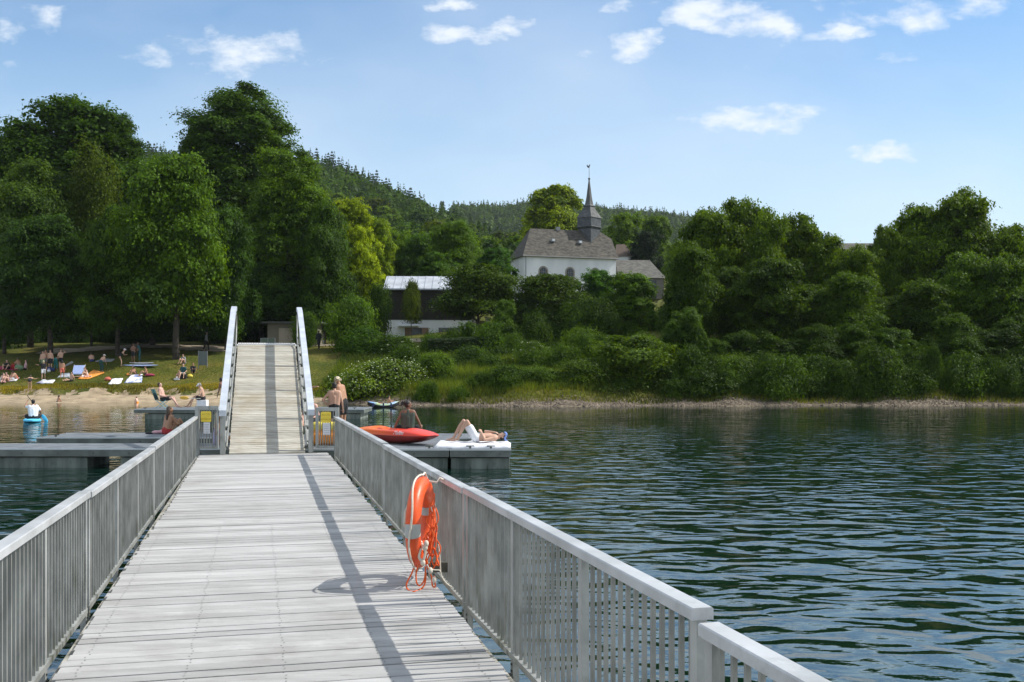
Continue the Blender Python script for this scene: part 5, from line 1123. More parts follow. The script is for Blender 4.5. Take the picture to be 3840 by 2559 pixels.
def hair_pieces(b, j, style):
    X, Y, Zu = j['hf']; rot = Matrix((X, Y, Zu)).transposed(); Hc = j['H']
    if style in ('cap', 'hat'):
        b.ell(Hc + Zu*.045 - Y*.006, (.088, .105, .082), 14, 8, rot)
        if style == 'cap': b.cap(Hc + Zu*.045 + Y*.08 - X*.02, Hc + Zu*.035 + Y*.165, .03, .022, 8); b.cap(Hc + Zu*.045 + Y*.08 + X*.03, Hc + Zu*.035 + Y*.16 + X*.02, .03, .022, 8)
        else:
            for a in range(0, 360, 24): b.cap(Hc + Zu*.035 + X*math.cos(R(a))*.09 + Y*math.sin(R(a))*.10, Hc + Zu*.01 + X*math.cos(R(a))*.17 + Y*math.sin(R(a))*.18, .02, .014, 6)
        return
    b.ell(Hc + Zu*.038 - Y*.022, (.086, .096, .092), 14, 10, rot)
    if style in ('short',): b.ell(Hc - Y*.035 - Zu*.02, (.080, .070, .065), 12, 8, rot)
    if style in ('long', 'mid'):
        l = .30 if style == 'long' else .12; dn = V3((0, 0, -1))*.75 - j.get('up', Zu)*.25
        for s in (-.055, -.02, .02, .055): b.cap(Hc - Y*.05 + X*s, Hc - Y*.085 + X*s*1.5 + dn*l, .055, .036, 9)
        b.cap(Hc - Y*.03 + X*.06, Hc - Y*.03 + X*.075 + dn*l*.6, .03, .022, 8); b.cap(Hc - Y*.03 - X*.06, Hc - Y*.03 - X*.075 + dn*l*.6, .03, .022, 8)
    if style == 'bun':
        b.ell(Hc - Y*.03 - Zu*.01, (.084, .074, .075), 12, 8, rot); rq = random.Random(3)
        for i in range(26): p = Hc - Y*.15 + Zu*.05 + V3((rq.gauss(0, .03), rq.gauss(0, .035), rq.gauss(0, .03))); b.cap(Hc - Y*.08 + Zu*.03, p, .035, .018, 7)
    if style == 'shaggy':
        rq = random.Random(7)
        for i in range(34):
            a = rq.uniform(0, 6.28); e = rq.uniform(-.5, 1.3); d = X*math.cos(a)*math.cos(e) + Y*(math.sin(a)*math.cos(e)*.9 - .25) + Zu*math.sin(e); b.cap(Hc + Zu*.03 + d*.06, Hc + Zu*.02 + d*rq.uniform(.10, .135) + V3((0, 0, -.03)), .03, .014, 7)
def cloth_pieces(b, j, kind, fem, fat):
    w = .92 if fem else 1.0; g = .014
    P, C, N = j['P'], j['C'], j['N']
    if kind in ('shorts', 'trunks', 'pants', 'skirt', 'brief', 'dress'):
        t = {'shorts': .62, 'trunks': .42, 'pants': 1.0, 'skirt': .55, 'brief': .10, 'dress': .5}[kind]; fl = .03 if kind in ('skirt', 'dress') else .012
        b.cap(P + j['up']*.05, P - j['up']*.02, .108*fat+g, .108*fat+g, 12)
        for n in 'LR':
            hp, kn = j['Hp'+n], j['Kn'+n]; b.cap(lerp(hp, P, .15) + j['up']*.06, hp, .098*fat+g, .10*fat+g, 12); b.cap(hp, lerp(hp, kn, t), .094*fat+g, .094*fat-.036*t+g+fl, 12)
            if kind == 'pants': b.cap(kn, lerp(kn, j['An'+n], .9), .058+g, .05, 10)
            if kind in ('skirt', 'dress'): b.cap(lerp(hp, P, .5), lerp(lerp(hp, kn, t), lerp(j['HpL'], j['HpR'], .5) + (kn-hp)*t, .5), .10+g, .10, 10)
    if kind in ('shirt', 'tee', 'swimsuit', 'dress', 'tanktop', 'bikini'):
        lo = P if kind != 'bikini' else lerp(C, N, .0)
        hi = {'shirt': 1, 'tee': 1, 'swimsuit': .75, 'dress': .75, 'tanktop': .9, 'bikini': .38}[kind]; g2 = g if kind in ('shirt', 'tee', 'tanktop') else .007
        for n in 'LR':
            shi = lerp(j['Sh'+n], N, .22); h = lerp(j['Hp'+n], P, .15)
            if kind == 'bikini': b.cap(lerp(shi, h, .42), lerp(shi, h, .52), .084*w*fat+g2, .086*w*fat+g2, 12); continue
            b.cap(lerp(h, shi, hi*.98), h, .083*w*fat+g2, .098*fat+g2, 12)
            if kind in ('shirt', 'tee'): b.cap(j['Sh'+n], lerp(j['Sh'+n], j['El'+n], .65 if kind == 'tee' else 1), .052*w+g2, .046*w+g2, 10); b.cap(lerp(j['Sh'+n], N, .1), N, .055*w+g2, .06, 10)
            if kind == 'shirt': b.cap(j['El'+n], lerp(j['El'+n], j['Wr'+n], .8), .042+g2, .034+g2, 10)
        if kind == 'bikini': b.cap(lerp(C, N, .05), lerp(C, N, .25), .103*w*fat+g2, .10*w*fat+g2, 12)
        else: torso_fill(b, j, w, fat, g2, hi*.95); b.cap(P, C, .106*fat+g2, .109*w*fat+g2, 12); b.cap(C, lerp(C, N, hi*.9), .102*w*fat+g2, .075*w+g2, 12)
def remesh(name, b, m, parent, vox, M_):
    me = bpy.data.meshes.new(name); me.from_pydata([tuple(v) for v in b.v], [], b.f); t = bpy.data.objects.new(name + '_t', me); COL.objects.link(t)
    r = t.modifiers.new('r', 'REMESH'); r.mode = 'VOXEL'; r.voxel_size = vox; r.use_smooth_shade = True
    s = t.modifiers.new('s', 'SMOOTH'); s.iterations = 3; s.factor = .5
    bpy.context.view_layer.update(); n = bpy.data.meshes.new_from_object(t.evaluated_get(bpy.context.evaluated_depsgraph_get())); bpy.data.objects.remove(t)
    n.transform(M_); n.materials.clear(); n.materials.append(m); n.polygons.foreach_set('use_smooth', [True]*len(n.polygons))
    o = bpy.data.objects.new(name, n); COL.objects.link(o); o.parent = parent; return o
def person(loc, yaw, pk, label, skin='fair', hair=('brown', 'short'), wear=(), height=1.75, fem=False, fine=False, vox=.02, fat=1.0, group=None, roll=None, **k):
    """wear: sequence of (garment kind, part name, material)"""
    root = thing('person', label, 'person', loc, group); sc_ = height/1.75
    j = pose(pk, **k); M_ = Matrix.Rotation(R(yaw), 4, 'Z') @ Matrix.Scale(sc_, 4)
    if roll: M_ = Matrix.Rotation(R(roll), 4, 'Z') @ M_
    b = MB(); body_pieces(b, j, fem, fine, fat); remesh('body', b, SK[skin], root, vox, M_)
    if hair: b = MB(); hair_pieces(b, j, hair[1]); remesh('hair', b, HC[hair[0]], root, vox, M_)
    for kind, nm, m in wear:
        b = MB()
        if kind in ('cap', 'hat'): hair_pieces(b, j, kind)
        else: cloth_pieces(b, j, kind, fem, fat)
        remesh(nm, b, m, root, vox if kind in ('cap', 'hat') else vox, M_)
    return root, j, M_
def G_(sx, sy, Z): p = S(sx, sy, Z); return (p.x, Z, p.z)
def lawn(sx, sy):   # where the sight line through a photograph pixel meets the ground
    Z = 80.0
    while Z < 130:
        p = S(sx, sy, Z)
        if p.z <= Hs(p.x, Z): break
        Z += .05
    return (p.x, Z, Hs(p.x, Z))
def towel(name, label, pts, m, cat='towel', th=.03, seed=0):
    """a rumpled cloth lying on the lawn, its corners given as photograph pixels"""
    q = [V3(lawn(*p)) for p in pts]; rq = random.Random(seed); b = MB(); n = 8; vs = []
    for i in range(n+1):
        for k in range(n+1):
            u, v = i/n, k/n; p = (q[0]*(1-u)+q[1]*u)*(1-v) + (q[3]*(1-u)+q[2]*u)*v; p.x += rq.uniform(-.03, .03); p.z = Hs(p.x, p.y) + .06 + rq.uniform(0, .05); vs.append(p)
    m1 = n+1; fs = [(i*m1+k, (i+1)*m1+k, (i+1)*m1+k+1, i*m1+k+1) for i in range(n) for k in range(n)]; N_ = len(vs)
    vs += [V3((p.x, p.y, p.z-th-.04)) for p in vs]; fs += [tuple(N_+i for i in f[::-1]) for f in fs]
    rim = [i*m1 for i in range(n)] + [n*m1+k for k in range(n)] + [i*m1+n for i in range(n, 0, -1)] + [k for k in range(n, 0, -1)]
    fs += [(rim[i], N_+rim[i], N_+rim[(i+1) % len(rim)], rim[(i+1) % len(rim)]) for i in range(len(rim))]
    b.add(vs, fs); return single(b, name, m, label, cat, smooth=True)
def bag(label, sx, sy, m, w=.35, h=.28, d=.22):
    p = lawn(sx, sy); b = MB(); c = V3(p); b.ell(c + V3((0, 0, h*.42)), (w/2, d/2, h*.5), 12, 8)
    root = thing('beach_bag', label, 'bag', p); b.build('body', m, root, smooth=True)
    b = MB(); b.tube([c + V3((-w*.3, 0, h*.75)), c + V3((-w*.15, 0, h*1.15)), c + V3((w*.15, 0, h*1.15)), c + V3((w*.3, 0, h*.75))], .015, 6); b.build('handle', m, root, smooth=True)

# --- on the docks
Zk = 28.6
person(S(1530, 0, Zk).xy.to_3d() + V3((0, 0, .76)), 4, 'cross', 'woman with dark hair bun sitting on the orange kayak, back turned, face to the right', 'dark', ('black', 'bun'), [('tanktop', 'top', cloth('dark_olive', (.05,.075,.06))), ('shorts', 'shorts', CB)], 1.70, True, True, .012, hy=78, hp=0, pitch=2, arms='wide')
person((SX(1788, 26.75), 26.75, .62), 90, 'lie', 'sunbather in white shorts and blue headband lying on the mattress with raised knees', 'fair', ('black', 'short'), [('shorts', 'shorts', CW)], 1.72, False, True, .012)
hb = [o for o in bpy.data.objects if o.get('category') == 'person'][-1]
b = MB(); 
for a in range(0, 360, 20): 
    p = hb.location + V3((.68 + .0, 0, .15)) + V3((.055 + .02*math.sin(R(a*3)), .092*math.cos(R(a)), .105*math.sin(R(a)) - .0)); b.cap(p, p + V3((.02, 0, 0)), .022, .02, 7)
o = remesh('headband', b, CBLU, hb, .012, Matrix.Translation(-hb.location))
person((SX(1254, 31), 31, .5), 8, 'stand', 'shirtless dark haired boy in black shorts standing with his back turned on the dock', 'fair', ('black', 'short'), [('shorts', 'shorts', CB)], 1.60, False, True, .012, arms=('hip', 'down'), hp=12, lean=3, hd=20)
person((SX(1288, 32), 32, .5), 70, 'lean', 'blond shaggy haired youth leaning in behind the dark haired boy', 'tan', ('blond', 'shaggy'), [('shorts', 'shorts', CB)], 1.80, False, True, .012, hp=30, hx=-.0, hd=30)
person((SX(1168, 30.2), 30.2, .5), 172, 'chair', 'boy in dark shorts facing the camera, half hidden between gangway and right gate', 'pink', ('brown', 'short'), [('shorts', 'shorts', CB)], 1.55, False, True, .014, seat=.5, pitch=4)
person((SX(1128, 34), 34, .5), 150, 'stand', 'person hidden by the gangway with one arm stretched out to the right', 'fair', ('brown', 'short'), [('trunks', 'trunks', CN)], 1.74, False, True, .014, arms=('point', 'down'))
person((SX(628, 32), 32.0, .5), -40, 'sitknees', 'long haired woman sitting on the second left dock, knees drawn up', 'tan', ('brown', 'long'), [('brief', 'bikini_bottom', CR_)], 1.68, True, True, .012, pitch=14, hp=4, hy=20)
person((SX(812, 27.5), 27.5, .5), -70, 'sitflat', 'person in lilac patterned swimwear sitting behind the left gate', 'tan', ('blond', 'long'), [('swimsuit', 'swimsuit', CLAV)], 1.65, True, False, .014, pitch=5)
person((SX(612, 53.3), 53.3, .5), -90, 'chair', 'shirtless man in black shorts reclining in a camping chair on the far left dock', 'pink', ('brown', 'short'), [('shorts', 'shorts', CB)], 1.82, False, False, .018, pitch=-16, seat=.40, fat=1.12)
person((SX(762, 53.3), 53.3, .52), 100, 'chair', 'person in a white cap and black shorts sitting on a box with a yellow paddle', 'fair', ('grey', 'short'), [('shorts', 'shorts', CB), ('cap', 'cap', CW)], 1.75, False, False, .018, pitch=12, seat=.42, arms='down', hp=30, hd=20, fat=1.08)
person((SX(842, 50), 50.2, .5), 60, 'bend', 'tanned person bending forward beside the left girder of the gangway', 'dark', ('black', 'short'), [('trunks', 'trunks', CB)], 1.75, False, False, .02, bend=45)
# camping chair, box, paddle
c0 = V3((SX(612, 53.3), 53.3, .5)); root = thing('camping_chair', 'blue-green folding camping chair under the reclining man', 'chair', c0)
b = MB()
b.add([c0+V3(p) for p in ((-.28,-.27,.40),(.22,-.27,.44),(.22,.27,.44),(-.28,.27,.40),(-.28,-.27,.375),(.22,-.27,.415),(.22,.27,.415),(-.28,.27,.375))], [(0,1,2,3),(7,6,5,4),(0,4,5,1),(1,5,6,2),(2,6,7,3),(3,7,4,0)]); b.build('seat', CDT, root)
b = MB(); b.add([c0+V3(p) for p in ((-.30,-.27,.42),(-.52,-.27,.98),(-.52,.27,.98),(-.30,.27,.42),(-.33,-.27,.42),(-.55,-.27,.98),(-.55,.27,.98),(-.33,.27,.42))], [(0,1,2,3),(7,6,5,4),(0,4,5,1),(1,5,6,2),(2,6,7,3),(3,7,4,0)]); b.build('backrest', CDT, root)
for y in (-.27, .27):
    for a, c in (((-.30, y, 0), (.22, y, .42)), ((.24, y, 0), (-.30, y, .42))): b = MB(); b.tube([c0+V3(a), c0+V3(c)], .014, 7); b.build('leg', cloth('frame_cyan', (.15,.45,.55)), root)
b = MB(); q = V3((SX(762, 53.3), 53.3, .5)); b.box(q+V3((-.28,-.22,0)), q+V3((.22,.22,.42))); single(b, 'cool_box', CW, 'white box serving as seat on the far left dock', 'box', bevel=.02)
def paddle(label, a, c, m, cb=cloth('shaft', (.55,.55,.52))):
    a, c = V3(a), V3(c); root = thing('paddle', label, 'paddle', a.lerp(c, .5)); d = (a-c).normalized()
    b = MB(); b.tube([a - d*.3, c], .016, 7); b.build('shaft', cb, root); b = MB(); b.ell(a - d*.15, (.24, .02, .09), 12, 7, Matrix((d, d.cross(V3((0, 0, 1))).normalized(), d.cross(V3((0, 0, 1))).normalized().cross(d))).transposed()); b.build('blade', m, root, smooth=True)
paddle('yellow bladed paddle held by the person in the white cap', S(680, 1492, 52.9), S(752, 1496, 53.0), cloth('paddle_yellow', (.65,.40,.06)))
# towels and mattress on the docks
b = MB(); rq = random.Random(1); x0, x1, z0, z1 = SX(1632, 26.5), SX(1915, 26.5), 26.15, 27.35; vs = []; n1, n2 = 22, 8
for i in range(n1+1):
    for k in range(n2+1): vs.append((x0+(x1-x0)*i/n1, z0+(z1-z0)*k/n2 + .015*math.sin(i), .515 + (.105+.012*math.sin(i*1.3)+.01*math.sin(k*2+i*.5))*min(1, .35+min(i, n1-i, k, n2-k)*.65)))
m1 = n2+1; fs = [(i*m1+k, (i+1)*m1+k, (i+1)*m1+k+1, i*m1+k+1) for i in range(n1) for k in range(n2)]; N_ = len(vs); vs += [(x, y, .508) for x, y, z in vs]
rim = [i*m1 for i in range(n1)] + [n1*m1+k for k in range(n2)] + [i*m1+n2 for i in range(n1, 0, -1)] + [k for k in range(n2, 0, -1)]
fs += [(rim[(i+1) % len(rim)], rim[i], N_+rim[i], N_+rim[(i+1) % len(rim)]) for i in range(len(rim))]; b.add(vs, fs)
single(b, 'mattress', CW, 'white padded mattress under the sunbather on the right finger dock', 'mattress', smooth=True)
b = MB(); c = S(588, 1633, 32.0); b.ell((c.x, c.y, .56), (.16, .12, .06), 12, 7); b.ell((c.x+.16, c.y+.02, .57), (.12, .1, .07), 12, 7); single(b, 'folded_towel', CP, 'small crumpled pink towel beside the long haired woman', 'towel', smooth=True)
b = MB(); b.ell((c.x-.22, c.y, .53), (.14, .09, .035), 12, 7); single(b, 'sandals', CB, 'dark shoes left of the pink towel on the second left dock', 'shoes', smooth=True)

# --- kayak
def hull(name, label, cat, a, c, beam, hgt, zb, m_top, m_bot, sheer=.10, cockpit=True, flat=.55, blunt=False):
    a, c = V3(a), V3(c); L_ = (c-a).length; ax = (c-a).normalized(); sd_ = V3((ax.y, -ax.x, 0)); mid = a.lerp(c, .5); root = thing(name, label, cat, (mid.x, mid.y, zb))
    n, m = 34, 12; top = MB(); bot = MB()
    def sec(t):
        s = 2*t-1; w = beam/2*(max(.02, (1-abs(s)**7))**.5 if blunt else max(.03, (1-abs(s)**2.4))**.85); keel = hgt*.62*abs(s)**3.2; rail = hgt*.52 + sheer*abs(s)**2; crown_ = hgt*.5*max(.04, (1-abs(s)**3)); return w, keel, rail, crown_
    vt = []; vb = []
    for i in range(n+1):
        t = i/n; w, ke, ra, cr = sec(t); p = a + ax*L_*t
        for k in range(m+1):
            th = math.pi*k/m; y = math.cos(th); z = math.sin(th)**.7; q = p + sd_*w*y; zz = ra + cr*z
            if cockpit and .34 < t < .72: zz -= .62*hgt*math.exp(-((y/.62)**6))*math.sin(math.pi*(t-.34)/.38)**.35
            vt.append(V3((q.x, q.y, zb+zz)))
            z2 = math.sin(th)**flat; vb.append(V3((q.x, q.y, zb + ra - (ra-ke)*z2)))
    m1 = m+1; fs = [(i*m1+k, i*m1+k+1, (i+1)*m1+k+1, (i+1)*m1+k) for i in range(n) for k in range(m)]; fe = [(0,)+tuple(range(1, m1)), tuple(n*m1+k for k in range(m, -1, -1))]
    top.add(vt, fs + fe); bot.add(vb, [f[::-1] for f in fs] + [f[::-1] for f in fe]); t_ = top.build('deck', m_top, root, smooth=True); b_ = bot.build('hull', m_bot, root, smooth=True); return root, sec, ax, sd_, a, L_
KM = bpy.data.materials.new('kayak_orange_red'); KM.use_nodes = True; nt = KM.node_tree; b_ = nt.nodes['Principled BSDF']; b_.inputs['Roughness'].default_value = .32
g = nt.nodes.new('ShaderNodeNewGeometry'); sp_ = nt.nodes.new('ShaderNodeSeparateXYZ'); nt.links.new(g.outputs['Position'], sp_.inputs[0]); rr_ = nt.nodes.new('ShaderNodeMapRange'); rr_.inputs[1].default_value = -4.0; rr_.inputs[2].default_value = -3.0
nt.links.new(sp_.outputs[0], rr_.inputs[0]); mx = nt.nodes.new('ShaderNodeMix'); mx.data_type = 'RGBA'; mx.inputs[6].default_value = (.80,.17,.02,1); mx.inputs[7].default_value = (.72,.045,.02,1); nt.links.new(rr_.outputs[0], mx.inputs[0]); nt.links.new(mx.outputs[2], b_.inputs['Base Color'])
KB = mat('kayak_red_hull', (.22,.012,.008), .35, .1, 3)
kay, sec, ax, sd_, ka, KL = hull('kayak', 'orange-red sit-on-top kayak lying on the right dock', 'kayak', (-4.45, 29.3, 0), (-2.0, 27.0, 0), .80, .43, .515, KM, KB, sheer=.03, blunt=True)
nd_ = sd_ if sd_.y < 0 else -sd_
w, ke, ra, cr = sec(.70); pc = ka + ax*KL*.70 + nd_*(w*.93+.012); text_mesh('lettering', 'Malibu', .15, CW, kay, (pc.x, pc.y, .515 + ra + .075), (ax.x, ax.y, .02) if ax.x > 0 else (-ax.x, -ax.y, .02), V3((-nd_.x*.42, -nd_.y*.42, 1)), .002, shear=.3)
b = MB(); w, *_ = sec(.22); q = ka + ax*KL*.2 + nd_*w*.9; b.tube([q + V3((0, 0, .78)), q + ax*.15 + V3((0, 0, .80)), q + ax*.32 + V3((0, 0, .76)), q + ax*.2 + V3((0, 0, .74))], .008, 6); b.build('carry_cord', CB, kay)
# yellow-orange dinghy behind the right gate
bd = thing('life_raft', 'yellow and orange inflatable roll lying behind the right gate', 'inflatable', (SX(1238, 27), 27, .5))
b = MB(); c = V3((SX(1238, 27), 27, .5)); b.cap(c+V3((-.45, .1, .22)), c+V3((.30, 0, .22)), .20, .20, 16); b.build('lower_tube', CORG, bd, smooth=True)
b = MB(); b.cap(c+V3((-.40, .12, .50)), c+V3((.32, .02, .50)), .13, .13, 16); b.build('upper_tube', CY, bd, smooth=True)

# --- on the water
def board(label, a, c, wid, zb, m, m2, th=.12, name='paddle_board'):
    return hull(name, label, 'paddle board', a, c, wid, th, zb, m, m2, sheer=.06, cockpit=False)
ZP = 49.4; xp = SX(121, ZP)
board('light blue paddle board carrying the man in a white shirt', (xp*(1-1.1/ZP), ZP-1.1, 0), (xp*(1+1.6/ZP), ZP+1.6, 0), .80, -.02, cloth('cyan', (.08,.48,.75)), cloth('cyan', (.08,.48,.75)), .16)
person((xp, ZP+.1, .13), 28, 'cross', 'man in a white shirt paddling away on a light blue board', 'tan', ('black', 'short'), [('tee', 'shirt', CW), ('shorts', 'shorts', CB)], 1.80, False, False, .018, arms='paddle', pitch=5, fat=1.12)
paddle('dark paddle held high by the man on the blue board', (xp+.50, ZP+.4, .02), (xp-.36, ZP+.25, 1.25), cloth('cyan', (.08,.48,.75)), CB)
person((SX(215, 77.6), 77.6, -.18), -40, 'crouch', 'dark haired child squatting in the shallow water off the beach', 'tan', ('brown', 'mid'), [('brief', 'swim_bottom', CDT)], 1.25, True, False, .025, pitch=20)
person((SX(516, 77.8), 77.8, -.12), 60, 'crouch', 'toddler squatting at the water edge of the beach', 'pink', ('brown', 'short'), [('brief', 'swim_bottom', CORG)], .95, False, False, .025, pitch=25)
# rubber dinghy
ZD = 68.0; rt_, *_ = hull('rubber_dinghy', 'blue, white and lime inflatable dinghy drifting near the gravel shore', 'dinghy', (SX(1378, ZD), ZD, 0), (SX(1493, ZD), ZD+.5, 0), 1.0, .34, -.05, mat('dinghy_top', (.45,.55,.20), .5, .05, .9, col2=(.22,.36,.62), stretch=(1, .1, .1), thr=(.45,.55)), CB, sheer=.26, flat=.4)
b = MB(); y0 = ZD - .52
for s in (.22, .55, .8): x = SX(1378+115*s, ZD); b.box((x-.05, y0+.0, .06), (x+.05, y0+.03, .30))
b.build('straps', CN, rt_)
person((SX(1456, ZD+.2), ZD+.25, .10), -60, 'sitknees', 'child sitting with drawn up knees at the end of the inflatable dinghy', 'tan', ('black', 'mid'), [('trunks', 'trunks', CN)], 1.3, False, False, .022, pitch=10)
person((SX(1420, ZD+.2), ZD+.25, .12), -90, 'lie', 'child lying low inside the inflatable dinghy', 'tan', ('brown', 'short'), [('trunks', 'trunks', CR_)], 1.2, False, False, .025, flat=True)

# --- on the lawn
def LP(sx, sy, yaw, pk, label, skin, hair, wear, h=1.7, fem=False, **k): return person(lawn(sx, sy), yaw, pk, label, skin, hair, wear, h, fem, False, .03, **k)
towel('blanket', 'dark red blanket under the sitting group at the left photo edge', [(-10,1388),(70,1391),(62,1378),(0,1377)], CBRD, 'blanket', seed=1)
LP(29, 1388, 180, 'sitknees', 'person in black sitting on the dark red blanket, arms on spread knees', 'fair', ('black', 'short'), [('tee', 'shirt', CB), ('shorts', 'shorts', CB)], 1.75, kw=.24)
LP(72, 1378, 60, 'sitknees', 'tanned person sitting sideways behind the green bag', 'tan', ('brown', 'short'), [('trunks', 'trunks', CGRY)], 1.75, arms='down', pitch=25)
LP(94, 1387, 120, 'sitflat', 'person in a pink shirt sitting behind the green bag, legs stretched', 'fair', ('brown', 'short'), [('tee', 'shirt', CP), ('shorts', 'shorts', CB)], 1.7, True, arms='back')
bag('pale green bag lying between the sitting people on the left', 70, 1389, CG, .9, .5, .4)
bag('dark red backpack beside the person in black', 48, 1387, CR_, .4, .55, .3)
towel('towel', 'white and blue towel under the sitting people at the left photo edge', [(-5,1432),(60,1431),(74,1419),(30,1418)], CW, seed=2)
LP(6, 1434, -30, 'sitknees', 'person in white at the very left photo edge of the lawn', 'pink', ('brown', 'mid'), [('swimsuit', 'swimsuit', CW)], 1.6, True)
LP(14, 1437, 200, 'sitflat', 'pale person stretched out in front of the towel on the left', 'pink', ('blond', 'short'), [('trunks', 'trunks', CP)], 1.5, arms='back')
LP(28, 1433, 170, 'sitknees', 'dark haired person in pink sitting in the middle of the left towel', 'pink', ('black', 'mid'), [('swimsuit', 'swimsuit', CP)], 1.65, True)
LP(62, 1424, 150, 'sitknees', 'woman with black hair bending over her knees at the right end of the left towel', 'fair', ('black', 'mid'), [('swimsuit', 'swimsuit', CO)], 1.7, True, pitch=35, hp=60)
LP(112, 1466, 15, 'bend', 'girl in a black swimsuit bending down on the bank above the beach', 'fair', ('brown', 'mid'), [('swimsuit', 'swimsuit', CB)], 1.45, True, bend=55, arms=('out', 'out'))
LP(163, 1426, 20, 'walk', 'child in black shirt and white shorts stepping onto the white towel', 'fair', ('blond', 'short'), [('tee', 'shirt', CB), ('shorts', 'shorts', CW)], 1.62, False, arms=('out', 'down'))
towel('towel', 'white towel with a violet end in front of the child in white shorts', [(142,1440),(196,1441),(206,1429),(158,1428)], CW, seed=3)
bag('violet bundle on the end of the white towel', 152, 1439, CLAV, .7, .14, .4)
LP(161, 1392, 190, 'stand', 'leftmost person of the standing group in the shade', 'fair', ('brown', 'short'), [('trunks', 'trunks', CG)], 1.68, arms=('front', 'down'))
LP(172, 1388, 160, 'stand', 'second person of the standing group in the shade, arm bent', 'tan', ('black', 'short'), [('trunks', 'trunks', CGRY)], 1.72, arms=('front', 'front'))
LP(189, 1390, 185, 'stand', 'shirtless standing person in wide black shorts in the shade', 'fair', ('brown', 'short'), [('shorts', 'shorts', CB)], 1.75, fat=1.05)
LP(209, 1388, 0, 'bend', 'person in teal trousers bending forward, seen from behind', 'fair', ('brown', 'short'), [('pants', 'trousers', CT)], 1.7, bend=80)
LP(228, 1387, 200, 'stand', 'shirtless person holding both hands to the head at the right of the standing group', 'fair', ('brown', 'short'), [('trunks', 'trunks', CB)], 1.74, arms=('up', 'front'))
LP(233, 1422, 10, 'walk', 'child in coral red shorts walking across the lawn', 'tan', ('black', 'mid'), [('shorts', 'shorts', CO)], 1.52)
bag('dark blue backpack behind the child in white shorts', 185, 1394, CN, .5, .45, .3); bag('navy bag right of the dark blue backpack', 198, 1394, CN, .4, .35, .3); bag('small white bag in front of the dark backpacks', 183, 1397, CW, .3, .25, .2)
b = MB(); p = V3(lawn(250, 1388)); b.cap(p+V3((-.3, 0, .25)), p+V3((.45, 0, .62)), .05, .13, 10); single(b, 'rolled_parasol', CGRY, 'rolled grey parasol propped up left of the deck chair', 'parasol', smooth=True)
towel('towel', 'white towel behind the boy kneeling left of the deck chair', [(216,1418),(262,1418),(262,1404),(236,1403)], CW, seed=4)
LP(268, 1431, 150, 'sitflat', 'boy in dark shorts sitting on the grass in front of the deck chair', 'fair', ('black', 'short'), [('shorts', 'shorts', CB)], 1.5, arms='back', pitch=-4)
# beach chair
c0 = V3(lawn(292, 1416)); root = thing('deck_chair', 'light blue deck chair with white frame on the lawn', 'chair', c0)
b = MB(); b.add([c0+V3(p) for p in ((-.42,-.15,.30),(.38,-.15,.30),(.42,.35,1.0),(-.46,.35,1.0),(-.42,-.12,.30),(.38,-.12,.30),(.42,.38,1.0),(-.46,.38,1.0))], [(0,1,2,3),(7,6,5,4),(0,4,5,1),(1,5,6,2),(2,6,7,3),(3,7,4,0)]); b.build('backrest', CLBL, root)
b = MB(); b.box(c0+V3((-.42,-.14,.24)), c0+V3((.38,.45,.28))); b.build('seat', CLBL, root)
for x in (-.44, .42):
    b = MB(); b.tube([c0+V3((x, -.22, -.05)), c0+V3((x*1.05, .40, 1.05))], .022, 7); b.build('frame', CW, root); b = MB(); b.tube([c0+V3((x, .5, -.05)), c0+V3((x, -.2, .35))], .02, 7); b.build('leg', CW, root)
towel('blanket', 'long orange and yellow cloth spread right of the deck chair', [(292,1424),(330,1424),(392,1401),(352,1390)], CORG, 'blanket', seed=5)
LP(324, 1414, 150, 'sitknees', 'woman sitting on the orange cloth right of the deck chair', 'fair', ('brown', 'short'), [('swimsuit', 'swimsuit', CW)], 1.65, True)
LP(312, 1418, 100, 'lie', 'person lying on the yellow end of the orange cloth', 'pink', ('blond', 'short'), [('brief', 'swim_bottom', CW)], 1.5, True, flat=True)
LP(344, 1357, 30, 'sitknees', 'person in dark blue shorts sitting in the shade with bent back', 'fair', ('brown', 'short'), [('shorts', 'shorts', CN)], 1.75, pitch=35)
LP(381, 1396, -20, 'bend', 'person in a big white hat bending over the orange cloth', 'fair', None, [('pants', 'trousers', CDT), ('hat', 'hat', CW)], 1.68, True, bend=48)
towel('towel', 'pale towel in the shade behind the person in the white hat', [(356,1359),(420,1358),(432,1350),(392,1349)], CGRY, seed=6)
LP(454, 1376, -70, 'bend', 'woman in a white cap bending down in the shade beside the paddle board', 'fair', None, [('swimsuit', 'swimsuit', CB), ('cap', 'cap', CW)], 1.70, True, bend=42, arms=('front', 'front'))
LP(500, 1362, 170, 'stand', 'dark tanned person in black shorts standing in the shade behind the paddle board', 'dark', ('black', 'short'), [('shorts', 'shorts', CB)], 1.72, arms=('hip', 'front'))
LP(524, 1360, 100, 'lean', 'person in teal clothes leaning forward in the shade', 'dark', ('brown', 'short'), [('tee', 'shirt', CDT), ('pants', 'trousers', CDT)], 1.78)
p = V3(lawn(526, 1376)); board('long white paddle board lying in the shade on the lawn', (p.x-1.5, p.y, 0), (p.x+1.5, p.y+.1, 0), .8, p.z+.02, CLBL, CLBL, .14)
p = V3(lawn(524, 1366)); board('shorter board with a white nose behind the long paddle board', (p.x-.9, p.y, 0), (p.x+1.1, p.y+.4, 0), .7, p.z+.02, CGRY, CW, .12)
LP(507, 1408, 150, 'sitknees', 'black haired woman sitting on the blue striped towel', 'tan', ('black', 'long'), [('swimsuit', 'swimsuit', CB)], 1.66, True, pitch=30)
LP(549, 1412, 120, 'sitknees', 'person sitting sideways with folded arms on the burgundy cushion', 'tan', ('brown', 'short'), [('trunks', 'trunks', CB)], 1.7, pitch=12)
